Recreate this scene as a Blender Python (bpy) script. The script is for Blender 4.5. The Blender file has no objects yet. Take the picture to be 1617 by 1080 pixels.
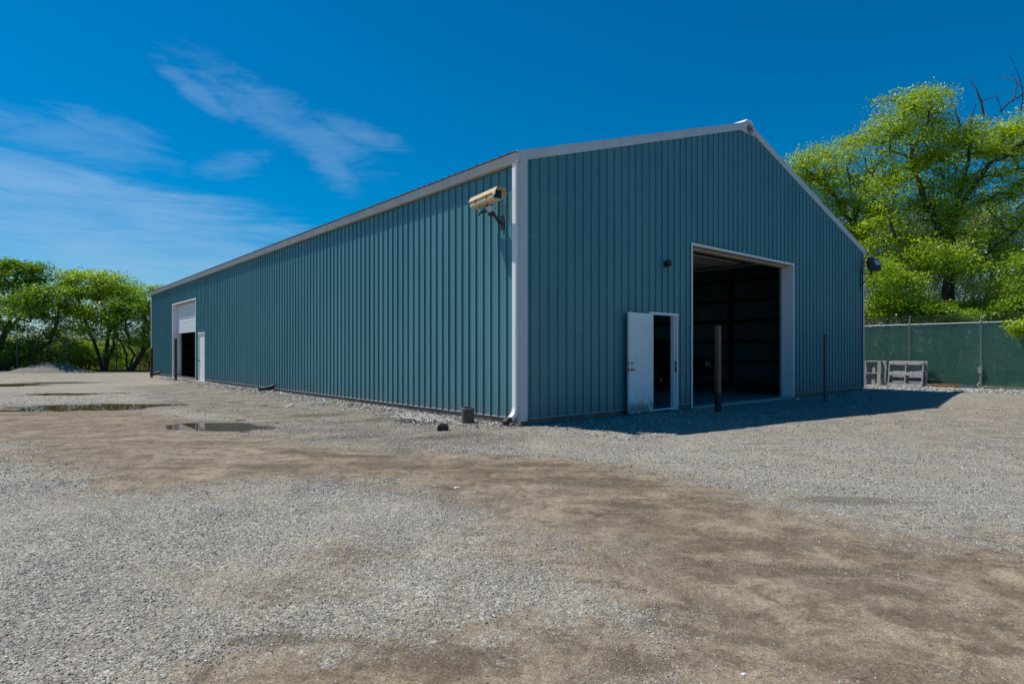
import bpy, math, random
import numpy as np
from mathutils import Vector, Matrix
R = math.radians
random.seed(7)
sc = bpy.context.scene
col = sc.collection

# ------------------------------------------------------------------ camera, sky, sun
H = 1.3
cam_d = bpy.data.cameras.new('camera'); cam = bpy.data.objects.new('camera', cam_d); col.objects.link(cam)
cam.location = (0, 0, H); cam.rotation_euler = (R(90), 0, 0)
cam_d.sensor_width = 36; cam_d.lens = 36*961/1617
cam_d.shift_y = 17/1617; cam_d.clip_start = .05; cam_d.clip_end = 3000
sc.camera = cam
sc.view_settings.view_transform = 'Standard'; sc.view_settings.look = 'None'
sc.view_settings.exposure = 0.02; sc.view_settings.gamma = 1

SD = Vector((-.55, .175, 1)).normalized()       # towards the sun
sun_el = math.asin(SD.z); sun_az = math.atan2(SD.x, SD.y)
sd = bpy.data.lights.new('sun', 'SUN'); sd.energy = 5.0; sd.angle = R(.5); sd.color = (1, .95, .87)
sun = bpy.data.objects.new('sun', sd); col.objects.link(sun)
sun.rotation_euler = SD.to_track_quat('Z', 'Y').to_euler()

class NT:
    """tiny node-tree helper"""
    def __init__(s, tree): s.t = tree; s.n = tree.nodes; s.l = tree.links
    def new(s, typ, ins=None, **kw):
        n = s.n.new(typ)
        for k, v in kw.items(): setattr(n, k, v)
        if ins:
            for k, v in ins.items(): s.put(n.inputs[k], v)
        return n
    def put(s, sock, v):
        if isinstance(v, bpy.types.NodeSocket): s.l.new(v, sock)
        elif isinstance(v, bpy.types.Node): s.l.new(v.outputs[0], sock)
        else: sock.default_value = v
    def math(s, op, a, b=0., c=0.):
        n = s.new('ShaderNodeMath', operation=op)
        for i, v in enumerate((a, b, c)): s.put(n.inputs[i], v)
        return n.outputs[0]
    def mix(s, fac, a, b, blend='MIX'):
        n = s.new('ShaderNodeMix', data_type='RGBA', blend_type=blend)
        s.put(n.inputs[0], fac)
        for i, v in ((6, a), (7, b)):
            if isinstance(v, tuple) and len(v) == 3: v = (*v, 1)
            s.put(n.inputs[i], v)
        return n.outputs[2]
    def ramp(s, fac, stops):
        n = s.new('ShaderNodeValToRGB'); s.put(n.inputs[0], fac)
        e = n.color_ramp.elements
        while len(e) < len(stops): e.new(.5)
        for el, (p, c) in zip(e, stops):
            el.position = p; el.color = (*c, 1) if isinstance(c, tuple) else (c, c, c, 1)
        return n.outputs[0]
    def noise(s, vec, scale, detail=4, rough=.55, dist=0.):
        n = s.new('ShaderNodeTexNoise', {'Scale': scale, 'Detail': detail, 'Roughness': rough, 'Distortion': dist})
        if vec is not None: s.put(n.inputs['Vector'], vec)
        return n.outputs[0]
    def smooth(s, x, a, b):
        n = s.new('ShaderNodeMapRange', interpolation_type='SMOOTHSTEP')
        for k, v in ((0, x), (1, a), (2, b), (3, 0.), (4, 1.)): s.put(n.inputs[k], v)
        return n.outputs[0]

world = bpy.data.worlds.new('World'); sc.world = world; world.use_nodes = True
w = NT(world.node_tree); w.n.clear()
sky = w.new('ShaderNodeTexSky', sky_type='NISHITA', sun_disc=False)
sky.sun_elevation = sun_el; sky.sun_rotation = sun_az
sky.altitude = 300; sky.air_density = 1.0; sky.dust_density = .6; sky.ozone_density = 3.5
tc = w.new('ShaderNodeTexCoord')
sep = w.new('ShaderNodeSeparateXYZ', {0: tc.outputs['Generated']})
az = w.math('ARCTAN2', sep.outputs[0], sep.outputs[1])
el = w.math('ARCSINE', sep.outputs[2])
def azel(px, py):
    a = (px-808.5)/961; b = (557-py)/961
    return math.atan(a), math.atan2(b, math.hypot(1, a))
ae = w.new('ShaderNodeCombineXYZ', {0: az, 1: el})
# streaky noise for thin cirrus
st = w.new('ShaderNodeMapping', {'Vector': ae.outputs[0], 'Rotation': (0, 0, R(14)), 'Scale': (3.2, 13, 1)})
n1 = w.math('ADD', w.math('MULTIPLY', w.noise(st.outputs[0], 1.6, 9, .62, .9), .62), w.math('MULTIPLY', w.noise(st.outputs[0], 5.2, 12, .72, 1.4), .38))
st2 = w.new('ShaderNodeMapping', {'Vector': ae.outputs[0], 'Rotation': (0, 0, R(-4)), 'Scale': (2.0, 16, 1)})
n2 = w.math('ADD', w.math('MULTIPLY', w.noise(st2.outputs[0], 1.7, 8, .6, .6), .66), w.math('MULTIPLY', w.noise(st2.outputs[0], 5.5, 12, .7, 1.0), .34))
def blob(px, py, lx, ly, ang):
    """soft elliptical cloud bank at a direction in the sky"""
    a, e = azel(px, py)
    m = w.new('ShaderNodeMapping', {'Vector': ae.outputs[0]}, vector_type='TEXTURE')
    m.inputs['Location'].default_value = (a, e, 0); m.inputs['Rotation'].default_value = (0, 0, R(ang))
    m.inputs['Scale'].default_value = (lx/961, ly/961, 1)
    L = w.new('ShaderNodeVectorMath', {0: m.outputs[0]}, operation='LENGTH')
    return w.smooth(L.outputs['Value'], 1.0, 0.1)
def mx(*a):
    r = a[0]
    for b in a[1:]: r = w.math('MAXIMUM', r, b)
    return r
c1 = mx(blob(450, 190, 230, 52, -22), blob(560, 205, 110, 28, -14), blob(310, 145, 90, 22, -30), blob(90, 215, 200, 42, -6), blob(180, 205, 110, 30, -8), blob(370, 258, 80, 30, 14), blob(520, 255, 90, 40, -50))
c2 = mx(blob(160, 350, 480, 110, -8), blob(300, 395, 330, 60, -5), blob(40, 300, 260, 80, 0))
m1 = w.smooth(w.math('ADD', w.math('MULTIPLY', c1, .42), w.math('MULTIPLY', n1, 1.7)), .86, 1.42)
m2 = w.smooth(w.math('ADD', w.math('MULTIPLY', c2, .50), w.math('MULTIPLY', n2, 1.5)), .80, 1.38)
m1 = w.math('MULTIPLY', m1, w.smooth(c1, .0, .3)); m2 = w.math('MULTIPLY', m2, w.smooth(c2, .0, .3))
cl = w.math('MULTIPLY', w.math('MAXIMUM', w.math('MULTIPLY', m1, .42), m2), .60)
hs = w.new('ShaderNodeHueSaturation', {'Hue': .495, 'Saturation': 1.75, 'Value': 1.0, 'Color': sky.outputs[0]})
low = w.math('MULTIPLY', w.smooth(el, .11, .0), .65)
skyc = w.mix(cl, w.mix(low, hs.outputs[0], (2.3, 4.6, 7.2)), (2.9, 5.0, 7.6))
bg = w.new('ShaderNodeBackground', {'Color': skyc, 'Strength': .099})
wo = w.new('ShaderNodeOutputWorld', {0: bg.outputs[0]})

# ------------------------------------------------------------------ helpers
def link(o, parent=None):
    col.objects.link(o)
    if parent is not None: o.parent = parent
    return o
def tag(o, label=None, cat=None, group=None, kind=None):
    if label: o['label'] = label
    if cat: o['category'] = cat
    if group: o['group'] = group
    if kind: o['kind'] = kind
    return o
def empty(name, loc=(0, 0, 0), rz=0, label=None, cat=None, group=None):
    o = bpy.data.objects.new(name, None); col.objects.link(o)
    o.location = loc; o.rotation_euler = (0, 0, rz); o.empty_display_size = .1
    return tag(o, label, cat, group)
def copy_tree(o, parent=None):
    c = o.copy(); col.objects.link(c)
    if parent is not None: c.parent = parent
    for ch in list(o.children): copy_tree(ch, c)
    return c

class MB:
    """collects geometry; build() links it as one mesh object"""
    def __init__(s): s.v = []; s.f = []; s.mi = []; s.m = 0
    def add(s, vs, fs):
        b = len(s.v); s.v += [tuple(p) for p in vs]
        s.f += [tuple(i+b for i in f) for f in fs]; s.mi += [s.m]*len(fs); return s
    def box(s, x0, x1, y0, y1, z0, z1, M=None, bev=0.):
        if bev > 0: return s.prism([(x0+bev, y0), (x1-bev, y0), (x1, y0+bev), (x1, y1-bev), (x1-bev, y1), (x0+bev, y1), (x0, y1-bev), (x0, y0+bev)], z0, z1, M)
        vs = [Vector(p) for p in ((x0,y0,z0),(x1,y0,z0),(x1,y1,z0),(x0,y1,z0),(x0,y0,z1),(x1,y0,z1),(x1,y1,z1),(x0,y1,z1))]
        if M is not None: vs = [M @ p for p in vs]
        return s.add(vs, [(0,3,2,1),(4,5,6,7),(0,1,5,4),(1,2,6,5),(2,3,7,6),(3,0,4,7)])
    def prism(s, pts, z0, z1, M=None):
        n = len(pts); vs = [Vector((x, y, z0)) for x, y in pts]+[Vector((x, y, z1)) for x, y in pts]
        if M is not None: vs = [M @ p for p in vs]
        return s.add(vs, [tuple(range(n))[::-1], tuple(range(n, 2*n))]+[(i, (i+1) % n, (i+1) % n+n, i+n) for i in range(n)])
    def tube(s, pts, r, n=8, caps=True):
        pts = [Vector(p) for p in pts]; rs = r if isinstance(r, (list, tuple)) else [r]*len(pts)
        vs = []; up = None
        for i, p in enumerate(pts):
            d = (pts[min(i+1, len(pts)-1)]-pts[max(i-1, 0)]).normalized()
            if up is None: up = Vector((0, 0, 1)) if abs(d.z) < .9 else Vector((1, 0, 0))
            a = d.cross(up).normalized(); b = a.cross(d).normalized(); up = b
            vs += [p+(a*math.cos(2*math.pi*k/n)+b*math.sin(2*math.pi*k/n))*rs[i] for k in range(n)]
        fs = [(i*n+k, i*n+(k+1) % n, (i+1)*n+(k+1) % n, (i+1)*n+k) for i in range(len(pts)-1) for k in range(n)]
        if caps: fs += [tuple(range(n))[::-1], tuple(range((len(pts)-1)*n, len(pts)*n))]
        return s.add(vs, fs)
    def lathe(s, prof, M=None, n=20):
        vs = []; 
        for r, z in prof: vs += [Vector((r*math.cos(2*math.pi*k/n), r*math.sin(2*math.pi*k/n), z)) for k in range(n)]
        if M is not None: vs = [M @ p for p in vs]
        m = len(prof)
        return s.add(vs, [(i*n+k, i*n+(k+1) % n, (i+1)*n+(k+1) % n, (i+1)*n+k) for i in range(m-1) for k in range(n)]+[tuple(range(n))[::-1], tuple(range((m-1)*n, m*n))])
    def build(s, name, mats, parent=None, smooth=False, bevel=0.):
        me = bpy.data.meshes.new(name); me.from_pydata(s.v, [], s.f)
        for m in (mats if isinstance(mats, (list, tuple)) else [mats]): me.materials.append(m)
        if any(s.mi): me.polygons.foreach_set('material_index', s.mi)
        if smooth: me.polygons.foreach_set('use_smooth', [True]*len(me.polygons))
        me.update()
        o = link(bpy.data.objects.new(name, me), parent)
        if smooth:
            try: me.set_sharp_from_angle(angle=R(40))
            except Exception: pass
        if bevel:
            b = o.modifiers.new('bevel', 'BEVEL'); b.width = bevel; b.segments = 2; b.limit_method = 'ANGLE'
        return o
def np_mesh(name, V, F, mats, parent=None, smooth=False, attrs=None, mi=None):
    """V (n,3), F (m,k) arrays -> mesh object"""
    V = np.asarray(V, np.float32); F = np.asarray(F, np.int32); k = F.shape[1]
    me = bpy.data.meshes.new(name)
    me.vertices.add(len(V)); me.vertices.foreach_set('co', V.ravel())
    me.loops.add(F.size); me.loops.foreach_set('vertex_index', F.ravel())
    me.polygons.add(len(F)); me.polygons.foreach_set('loop_start', np.arange(0, F.size, k, dtype=np.int32))
    me.polygons.foreach_set('loop_total', np.full(len(F), k, np.int32))
    if smooth: me.polygons.foreach_set('use_smooth', np.ones(len(F), bool))
    for m in (mats if isinstance(mats, (list, tuple)) else [mats]): me.materials.append(m)
    if mi is not None: me.polygons.foreach_set('material_index', np.asarray(mi, np.int32))
    me.update(calc_edges=True)
    for an, arr in (attrs or {}).items():
        a = me.attributes.new(an, 'FLOAT', 'POINT'); a.data.foreach_set('value', np.asarray(arr, np.float32))
    return link(bpy.data.objects.new(name, me), parent)

# ------------------------------------------------------------------ materials
MATS = {}
def pmat(name, color, rough=.6, metal=0., var=.12, scale=6., bump=0., bscale=60., spec=.5, dirt=None, dirt_amt=0., streak=False, coat=0.):
    """paint/wood/metal with soft colour variation, optional dirt and bump"""
    if name in MATS: return MATS[name]
    m = bpy.data.materials.new(name); m.use_nodes = True; t = NT(m.node_tree)
    b = t.n['Principled BSDF']; tcn = t.new('ShaderNodeTexCoord'); v = tcn.outputs['Object']
    vec = t.new('ShaderNodeMapping', {'Vector': v, 'Scale': (1, 1, .12) if streak else (1, 1, 1)}).outputs[0]
    n = t.noise(vec, scale, 5, .6)
    lo = tuple(c*(1-var) for c in color); hi = tuple(min(1, c*(1+var)) for c in color)
    c = t.mix(t.smooth(n, .3, .7), lo, hi)
    if dirt:
        c = t.mix(t.math('MULTIPLY', t.smooth(t.noise(vec, scale*.7, 7, .65), .5, .72), dirt_amt), c, dirt)
    t.put(b.inputs['Base Color'], c)
    t.put(b.inputs['Roughness'], t.math('ADD', rough-.06, t.math('MULTIPLY', n, .12)))
    b.inputs['Metallic'].default_value = metal; b.inputs['Specular IOR Level'].default_value = spec
    b.inputs['Coat Weight'].default_value = coat
    if bump:
        bn = t.new('ShaderNodeBump', {'Strength': bump, 'Distance': .01, 'Height': t.noise(vec, bscale, 3)})
        t.put(b.inputs['Normal'], bn.outputs[0])
    MATS[name] = m; return m

def wall_material():
    m = bpy.data.materials.new('teal_painted_steel'); m.use_nodes = True; t = NT(m.node_tree)
    b = t.n['Principled BSDF']; v = t.new('ShaderNodeTexCoord').outputs['Object']
    n = t.noise(t.new('ShaderNodeMapping', {'Vector': v, 'Scale': (1, 1, .25)}).outputs[0], 1.3, 6, .65)
    c = t.mix(t.smooth(n, .3, .7), (.070, .214, .250), (.094, .250, .284))
    sx = t.new('ShaderNodeSeparateXYZ', {0: v})
    sheet = t.math('FLOOR', t.math('DIVIDE', t.math('ADD', sx.outputs[0], sx.outputs[1]), .9144))
    wn = t.new('ShaderNodeTexWhiteNoise', noise_dimensions='1D'); t.put(wn.inputs['W'], sheet)
    c = t.mix(t.math('MULTIPLY', wn.outputs[0], .12), c, (.11, .25, .27))
    runs = t.noise(t.new('ShaderNodeMapping', {'Vector': v, 'Scale': (9, 9, .35)}).outputs[0], 1.5, 5, .6)
    c = t.mix(t.math('MULTIPLY', t.smooth(runs, .55, .75), .16), c, (.17, .22, .23))
    z = t.new('ShaderNodeSeparateXYZ', {0: v}).outputs[2]
    sp = t.noise(v, 9, 8, .7)
    low = t.math('MULTIPLY', t.smooth(t.math('ADD', z, t.math('MULTIPLY', sp, -.55)), .35, -.15), .35)
    c = t.mix(low, c, (.16, .17, .16))                       # splashed road dust at the foot
    t.put(b.inputs['Base Color'], c)
    t.put(b.inputs['Roughness'], t.math('ADD', .30, t.math('MULTIPLY', n, .14)))
    b.inputs['Specular IOR Level'].default_value = .5
    oc = t.new('ShaderNodeBump', {'Strength': .12, 'Distance': .02, 'Height': t.noise(t.new('ShaderNodeMapping', {'Vector': v, 'Scale': (1, 1, .5)}).outputs[0], 3.2, 2)})
    t.put(b.inputs['Normal'], oc.outputs[0])
    return m
M_wall = wall_material()
M_white = pmat('white_steel_trim', (.80, .81, .82), .42, var=.05, scale=3, dirt=(.35, .33, .30), dirt_amt=.25, streak=True)
M_trim = pmat('pale_steel_trim', (.56, .57, .58), .42, var=.05, scale=3, dirt=(.3, .28, .26), dirt_amt=.25, streak=True)
M_gutter = pmat('weathered_gutter_paint', (.50, .48, .45), .5, var=.08, scale=3, dirt=(.3, .27, .23), dirt_amt=.4)
M_roof = pmat('grey_steel_roofing', (.45, .47, .48), .4, metal=.2, var=.06)
M_dark = pmat('black_plastic', (.015, .015, .017), .5, var=.2)
M_blackmetal = pmat('black_metal', (.02, .02, .022), .4, var=.2)
M_wood = pmat('treated_skirt_board', (.17, .14, .11), .85, var=.25, scale=5, bump=.3, bscale=30)
M_girt = pmat('framing_lumber', (.20, .15, .10), .85, var=.2, scale=4)
M_darkgirt = pmat('dark_framing_lumber', (.035, .028, .022), .9, var=.2, scale=4)  # much darker tone of the framing lumber, for posts and girts
M_tan = pmat('tan_header_lumber', (.42, .35, .27), .8, var=.15, scale=5)
M_brass = pmat('brass', (.55, .36, .11), .3, metal=.9, var=.1)
M_screw = pmat('screw_head', (.55, .62, .66), .35, metal=.4, var=.05)
M_galv = pmat('galvanised_steel', (.36, .38, .41), .45, metal=.55, var=.12, scale=9)
M_galvdark = pmat('weathered_galvanised_steel', (.11, .12, .14), .6, metal=.3, var=.15, scale=9)
M_rust = pmat('rusty_steel', (.20, .115, .075), .8, var=.35, scale=5, bump=.4, dirt=(.30, .27, .24), dirt_amt=.8, streak=True)
M_rustdark = pmat('dark_rusted_steel', (.045, .025, .018), .85, var=.35, scale=7, bump=.4)
M_palletwood = pmat('weathered_pallet_wood', (.29, .285, .29), .88, var=.25, scale=7, bump=.4, bscale=40, dirt=(.16, .14, .13), dirt_amt=.5)
M_beige = pmat('beige_enamel', (.66, .50, .27), .38, var=.06, scale=8, dirt=(.35, .27, .15), dirt_amt=.2)
M_glassdark = pmat('dark_glass', (.01, .011, .014), .08, var=.05, spec=.6)
M_greydisc = pmat('pale_grey_cast_metal', (.50, .52, .54), .5, var=.05)
M_conc = pmat('concrete', (.33, .31, .28), .85, var=.12, scale=5, bump=.25)
M_plasticpipe = pmat('dusty_corrugated_pipe', (.13, .105, .085), .75, var=.25, scale=12, bump=.2)
M_stone = pmat('limestone', (.45, .43, .40), .9, var=.2, scale=15, bump=.4)
M_carpaint = pmat('dark_vehicle_paint', (.02, .022, .026), .22, var=.05, coat=.6)
M_whitepaint = pmat('white_vehicle_paint', (.6, .6, .6), .3, var=.03, coat=.5)
M_chrome = pmat('chrome', (.7, .7, .72), .12, metal=1, var=.02)
M_rubber = pmat('rubber', (.018, .018, .018), .8, var=.2)

# ------------------------------------------------------------------ value noise on the CPU
def vnoise(x, y, seed=0, octaves=4, gain=.5):
    r = np.zeros(np.broadcast(x, y).shape); amp = 1.; tot = 0.
    rg = np.random.RandomState(seed); T = rg.rand(256, 256)
    for o in range(octaves):
        fx = x*2**o+o*17.3; fy = y*2**o+o*9.1
        ix = np.floor(fx).astype(int); iy = np.floor(fy).astype(int)
        tx = fx-ix; ty = fy-iy; tx = tx*tx*(3-2*tx); ty = ty*ty*(3-2*ty)
        g = lambda a, b: T[a & 255, b & 255]
        r += amp*((g(ix, iy)*(1-tx)+g(ix+1, iy)*tx)*(1-ty)+(g(ix, iy+1)*(1-tx)+g(ix+1, iy+1)*tx)*ty)
        tot += amp; amp *= gain
    return r/tot

# ground plan: places on the yard, found from the photograph's own perspective
def gp(px, py):
    Y = 961*H/(py-557); return ((px-808.5)/961*Y, Y)
CX, CY, ANG = .18, 10.68, R(40.5)
ca, sa = math.cos(ANG), math.sin(ANG)
def b2w(x, y, z=0.): return Vector((CX+ca*x-sa*y, CY+sa*x+ca*y, z))
def w2b(X, Y): return ((X-CX)*ca+(Y-CY)*sa, -(X-CX)*sa+(Y-CY)*ca)
LEN, WID = 32.6, 15.5

def ell(X, Y, c, rx, ry, ang):
    """1 inside an ellipse falling to 0 outside (ground metres)"""
    dx = X-c[0]; dy = Y-c[1]; a = math.cos(ang); b = math.sin(ang)
    d = np.sqrt(((dx*a+dy*b)/rx)**2+((-dx*b+dy*a)/ry)**2)
    return 1-d
PUDDLES = [  # centre, long, short radius, direction, depth
    (gp(152, 642), 1.75, .80, R(5), 'wide'),
    (gp(334, 672), .92, .46, R(-30), 'corner'),
    (gp(18, 607.5), 1.4, .9, R(0), 'far'),
    (gp(100, 622), .95, .42, R(4), 'thin'),
    (gp(100, 604), 1.6, .5, R(0), 'strip'),
]
RUT = [gp(*p) for p in ((-500, 668), (-100, 676), (200, 700), (520, 722), (800, 765), (1000, 820), (1200, 890), (1400, 965), (1700, 1040), (2300, 1180))]
RUT2 = [gp(*p) for p in ((420, 1400), (520, 900), (610, 760), (560, 690), (430, 655), (300, 628), (150, 606))]
def line_d(X, Y, P):
    d = np.full(np.broadcast(X, Y).shape, 1e9)
    for (x0, y0), (x1, y1) in zip(P, P[1:]):
        ex, ey = x1-x0, y1-y0; t = np.clip(((X-x0)*ex+(Y-y0)*ey)/(ex*ex+ey*ey), 0, 1)
        d = np.minimum(d, np.hypot(X-x0-t*ex, Y-y0-t*ey))
    return d
def ruts(X, Y):
    j = .35*(vnoise(X*.7+31, Y*.7+5, 51, 3)-.5); r = 0
    for P, off, k in ((RUT, .78, 1.), (RUT2, .70, .7)):
        d = line_d(X, Y, P)+j
        for o in (off,):
            r = r+k*np.exp(-((d-o)/.13)**2)
    return r
def height(X, Y):
    z = .05*(vnoise(X*.35+50, Y*.35+50, 1, 3)-.5)+.014*(vnoise(X*1.7+9, Y*1.7+9, 2, 3)-.5)
    z = z+.012*(vnoise(X*5+9, Y*5+9, 4, 2)-.5)*np.clip(1.5-np.hypot(X, Y)/20, 0, 1)
    rt = ruts(X, Y); z = z-.020*rt*np.clip(vnoise(X*.9, Y*.9, 52, 3)*2-.3, 0, 1)+.012*(vnoise(X*7+3, Y*7, 53, 3)-.5)*np.clip(1.6-np.hypot(X, Y)/9, 0, 1)
    jx = .95*(vnoise(X*1.2, Y*1.9, 5, 4, .55)-.5)
    for c, rx, ry, an, nm in PUDDLES:
        e = ell(X, Y, c, rx*1.5, ry*1.5, an)+jx*1.15
        z = z*(1-np.clip(e*1.6+.5, 0, 1)*.88)-.048*np.clip(e*1.5-.12, 0, 1)
    # small berm of loose gravel along the walls
    bx, by = w2b(X, Y)
    out = np.maximum(np.maximum(-bx, bx-WID), np.maximum(-by, by-LEN))
    berm = np.exp(-((out-.45)/.5)**2)*(.035+.08*(vnoise(X*1.3, Y*1.3, 6, 4)-.4))
    door = (np.abs(by) < 2.5) & (bx > 5) & (bx < 10.5)
    z = z+np.where(out > -.1, berm*np.where(door, .25, 1), 0)
    z = np.where((out < -.15), 0.02, z)
    # yard edge falls away beyond the far fence
    z = z-np.clip((Y-47)/14, 0, 1)**2*2.2*np.clip(1-(X+2)/10, 0, 1)
    return z
WATER = -.012

def poly_sd(X, Y, P):
    """signed distance to polygon, + inside"""
    d = np.full(X.shape, 1e9); ins = np.zeros(X.shape, bool); n = len(P)
    for i in range(n):
        x0, y0 = P[i]; x1, y1 = P[(i+1) % n]; ex, ey = x1-x0, y1-y0
        t = np.clip(((X-x0)*ex+(Y-y0)*ey)/(ex*ex+ey*ey+1e-12), 0, 1)
        d = np.minimum(d, np.hypot(X-x0-t*ex, Y-y0-t*ey))
        with np.errstate(divide='ignore', invalid='ignore'):
            c = ((y0 > Y) != (y1 > Y)) & (X < (x1-x0)*(Y-y0)/(y1-y0+1e-12)+x0)
        ins ^= c
    return np.where(ins, d, -d)
P_TRACK = [gp(*p) for p in ((-300, 640), (30, 640), (240, 655), (420, 690), (600, 712), (800, 722), (960, 735), (1060, 765), (1200, 795), (1320, 825), (1460, 850), (1620, 870), (1900, 900), (2100, 1090), (1500, 1300), (1180, 1240), (1080, 1000), (1000, 915), (900, 862), (840, 828), (760, 786), (640, 752), (430, 752), (200, 778), (60, 700), (-300, 700))]
P_FORE = [gp(*p) for p in ((330, 1020), (520, 985), (760, 1000), (900, 960), (1080, 985), (1300, 1200), (900, 1500), (200, 1300), (180, 1080))]
P_WALL = [gp(*p) for p in ((300, 604), (440, 620), (600, 645), (800, 678), (880, 690), (850, 712), (700, 722), (520, 712), (410, 700), (400, 672), (250, 630), (160, 612))]
P_PALE = [gp(*p) for p in ((1240, 664), (1380, 648), (1500, 640), (1620, 628), (2200, 640), (2200, 760), (1640, 735), (1480, 712), (1330, 690))]
P_MOTTLE = [(gp(470, 930), .35, .25), (gp(560, 880), .3, .22)]
P_DARK = [(gp(620, 735), 1.3, .3, R(-12)), (gp(480, 715), 1.0, .3, R(-20)), (gp(760, 745), .9, .2, R(-8)), (gp(250, 740), .8, .18, 0), (gp(990, 800), .7, .16, R(-10)), (gp(1350, 930), .6, .2, R(-12)), (gp(560, 690), .9, .3, R(30)), (gp(1180, 1010), .3, .1, 0), (gp(1400, 910), .5, .14, R(-10)), (gp(1560, 1030), .3, .12, 0), (gp(850, 735), 1.0, .2, R(-5)), (gp(700, 770), .5, .12, R(-20)), (gp(560, 720), .9, .2, R(-10)), (gp(900, 762), 1.3, .32, R(-6)), (gp(1150, 860), .9, .35, R(0)), (gp(1260, 900), .55, .22, R(-8)), (gp(1480, 985), .5, .25, R(-15)),
          (gp(1090, 1000), .22, .12, 0), (gp(1010, 1050), .3, .13, 0), (gp(700, 1040), .45, .2, 0), (gp(430, 1010), .4, .12, 0), (gp(1330, 790), .9, .3, 0),
          (gp(700, 690), 1.2, .5, R(30)), (gp(500, 655), 1.6, .6, R(40)), (gp(430, 735), .8, .25, 0), (gp(60, 655), 1.4, .3, 0), (gp(330, 700), 1.2, .4, 0), (gp(160, 605), 1.3, .6, 0),
          (gp(620, 660), 1.4, .5, R(40)), (gp(1200, 700), .8, .25, 0)]

def build_ground():
    def axis(lo, hi, a, n):
        u = np.linspace(math.asinh(lo/a), math.asinh(hi/a), n); return a*np.sinh(u)
    xs = axis(-900, 900, 2.2, 760); ys = 3.+axis(-60, 1200, 2.2, 620)
    X, Y = np.meshgrid(xs, ys); Z = height(X, Y)
    nx, ny = len(xs), len(ys)
    V = np.stack([X.ravel(), Y.ravel(), Z.ravel()], 1)
    i = np.arange(nx*ny).reshape(ny, nx)
    F = np.stack([i[:-1, :-1].ravel(), i[:-1, 1:].ravel(), i[1:, 1:].ravel(), i[1:, :-1].ravel()], 1)
    x, y = V[:, 0], V[:, 1]
    wob = .9*(vnoise(x*.8+3, y*.8+3, 8, 5, .6)-.5)
    dirt = np.clip((poly_sd(x, y, P_TRACK)+wob*1.3+.12)/.8*.5+.5, 0, 1)
    fore = np.clip((poly_sd(x, y, P_FORE)+wob*.8)/.5*.5+.5, 0, 1)
    dirt = np.maximum(dirt, fore*.72)
    for c, r1, r2 in P_MOTTLE: dirt = np.maximum(dirt, .5*np.clip(1.3*ell(x, y, c, r1*2, r2*2, 0)+wob, 0, 1))
    pale = np.clip((poly_sd(x, y, P_PALE)+wob*1.5)/1.4*.5+.5, 0, 1)
    far = np.clip((y-16+x*.35)/9, 0, 1)*(x < 5)*.7                      # packed pale surface of the far left yard
    pale = np.maximum(pale, far)
    wall = np.clip((poly_sd(x, y, P_WALL)+wob*1.3)/.8*.5+.5, 0, 1)
    dark = np.zeros(len(x))
    for c, r1, r2, an in P_DARK: dark = np.maximum(dark, np.clip(1.4*ell(x, y, c, r1, r2, an)+wob*1.1, 0, 1))
    wet = np.zeros(len(x))
    for c, rx, ry, an, nm in PUDDLES:
        wet = np.maximum(wet, np.clip(1.5*ell(x, y, c, rx*2.1, ry*2.3, an)+wob*1.0, 0, 1))
    bx, by = w2b(x, y)
    fx = bx-20.1
    grass = np.clip((fx-.5)/.8+wob, 0, 1)
    grass = np.maximum(grass, np.clip((y-41.5-.1*x)/1.5+wob, 0, 1))
    grass = np.where((bx > -.2) & (bx < WID) & (by > -.2) & (by < LEN), 0, grass)
    return np_mesh('ground', V, F, ground_mat(), smooth=True, attrs={'rut': ruts(x, y)*np.clip(vnoise(x*.9, y*.9, 52, 3)*2.2-.4, 0, 1), 'dirt': dirt, 'pale': pale, 'wallside': wall, 'dark': dark, 'wet': wet, 'grass': grass})

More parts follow.
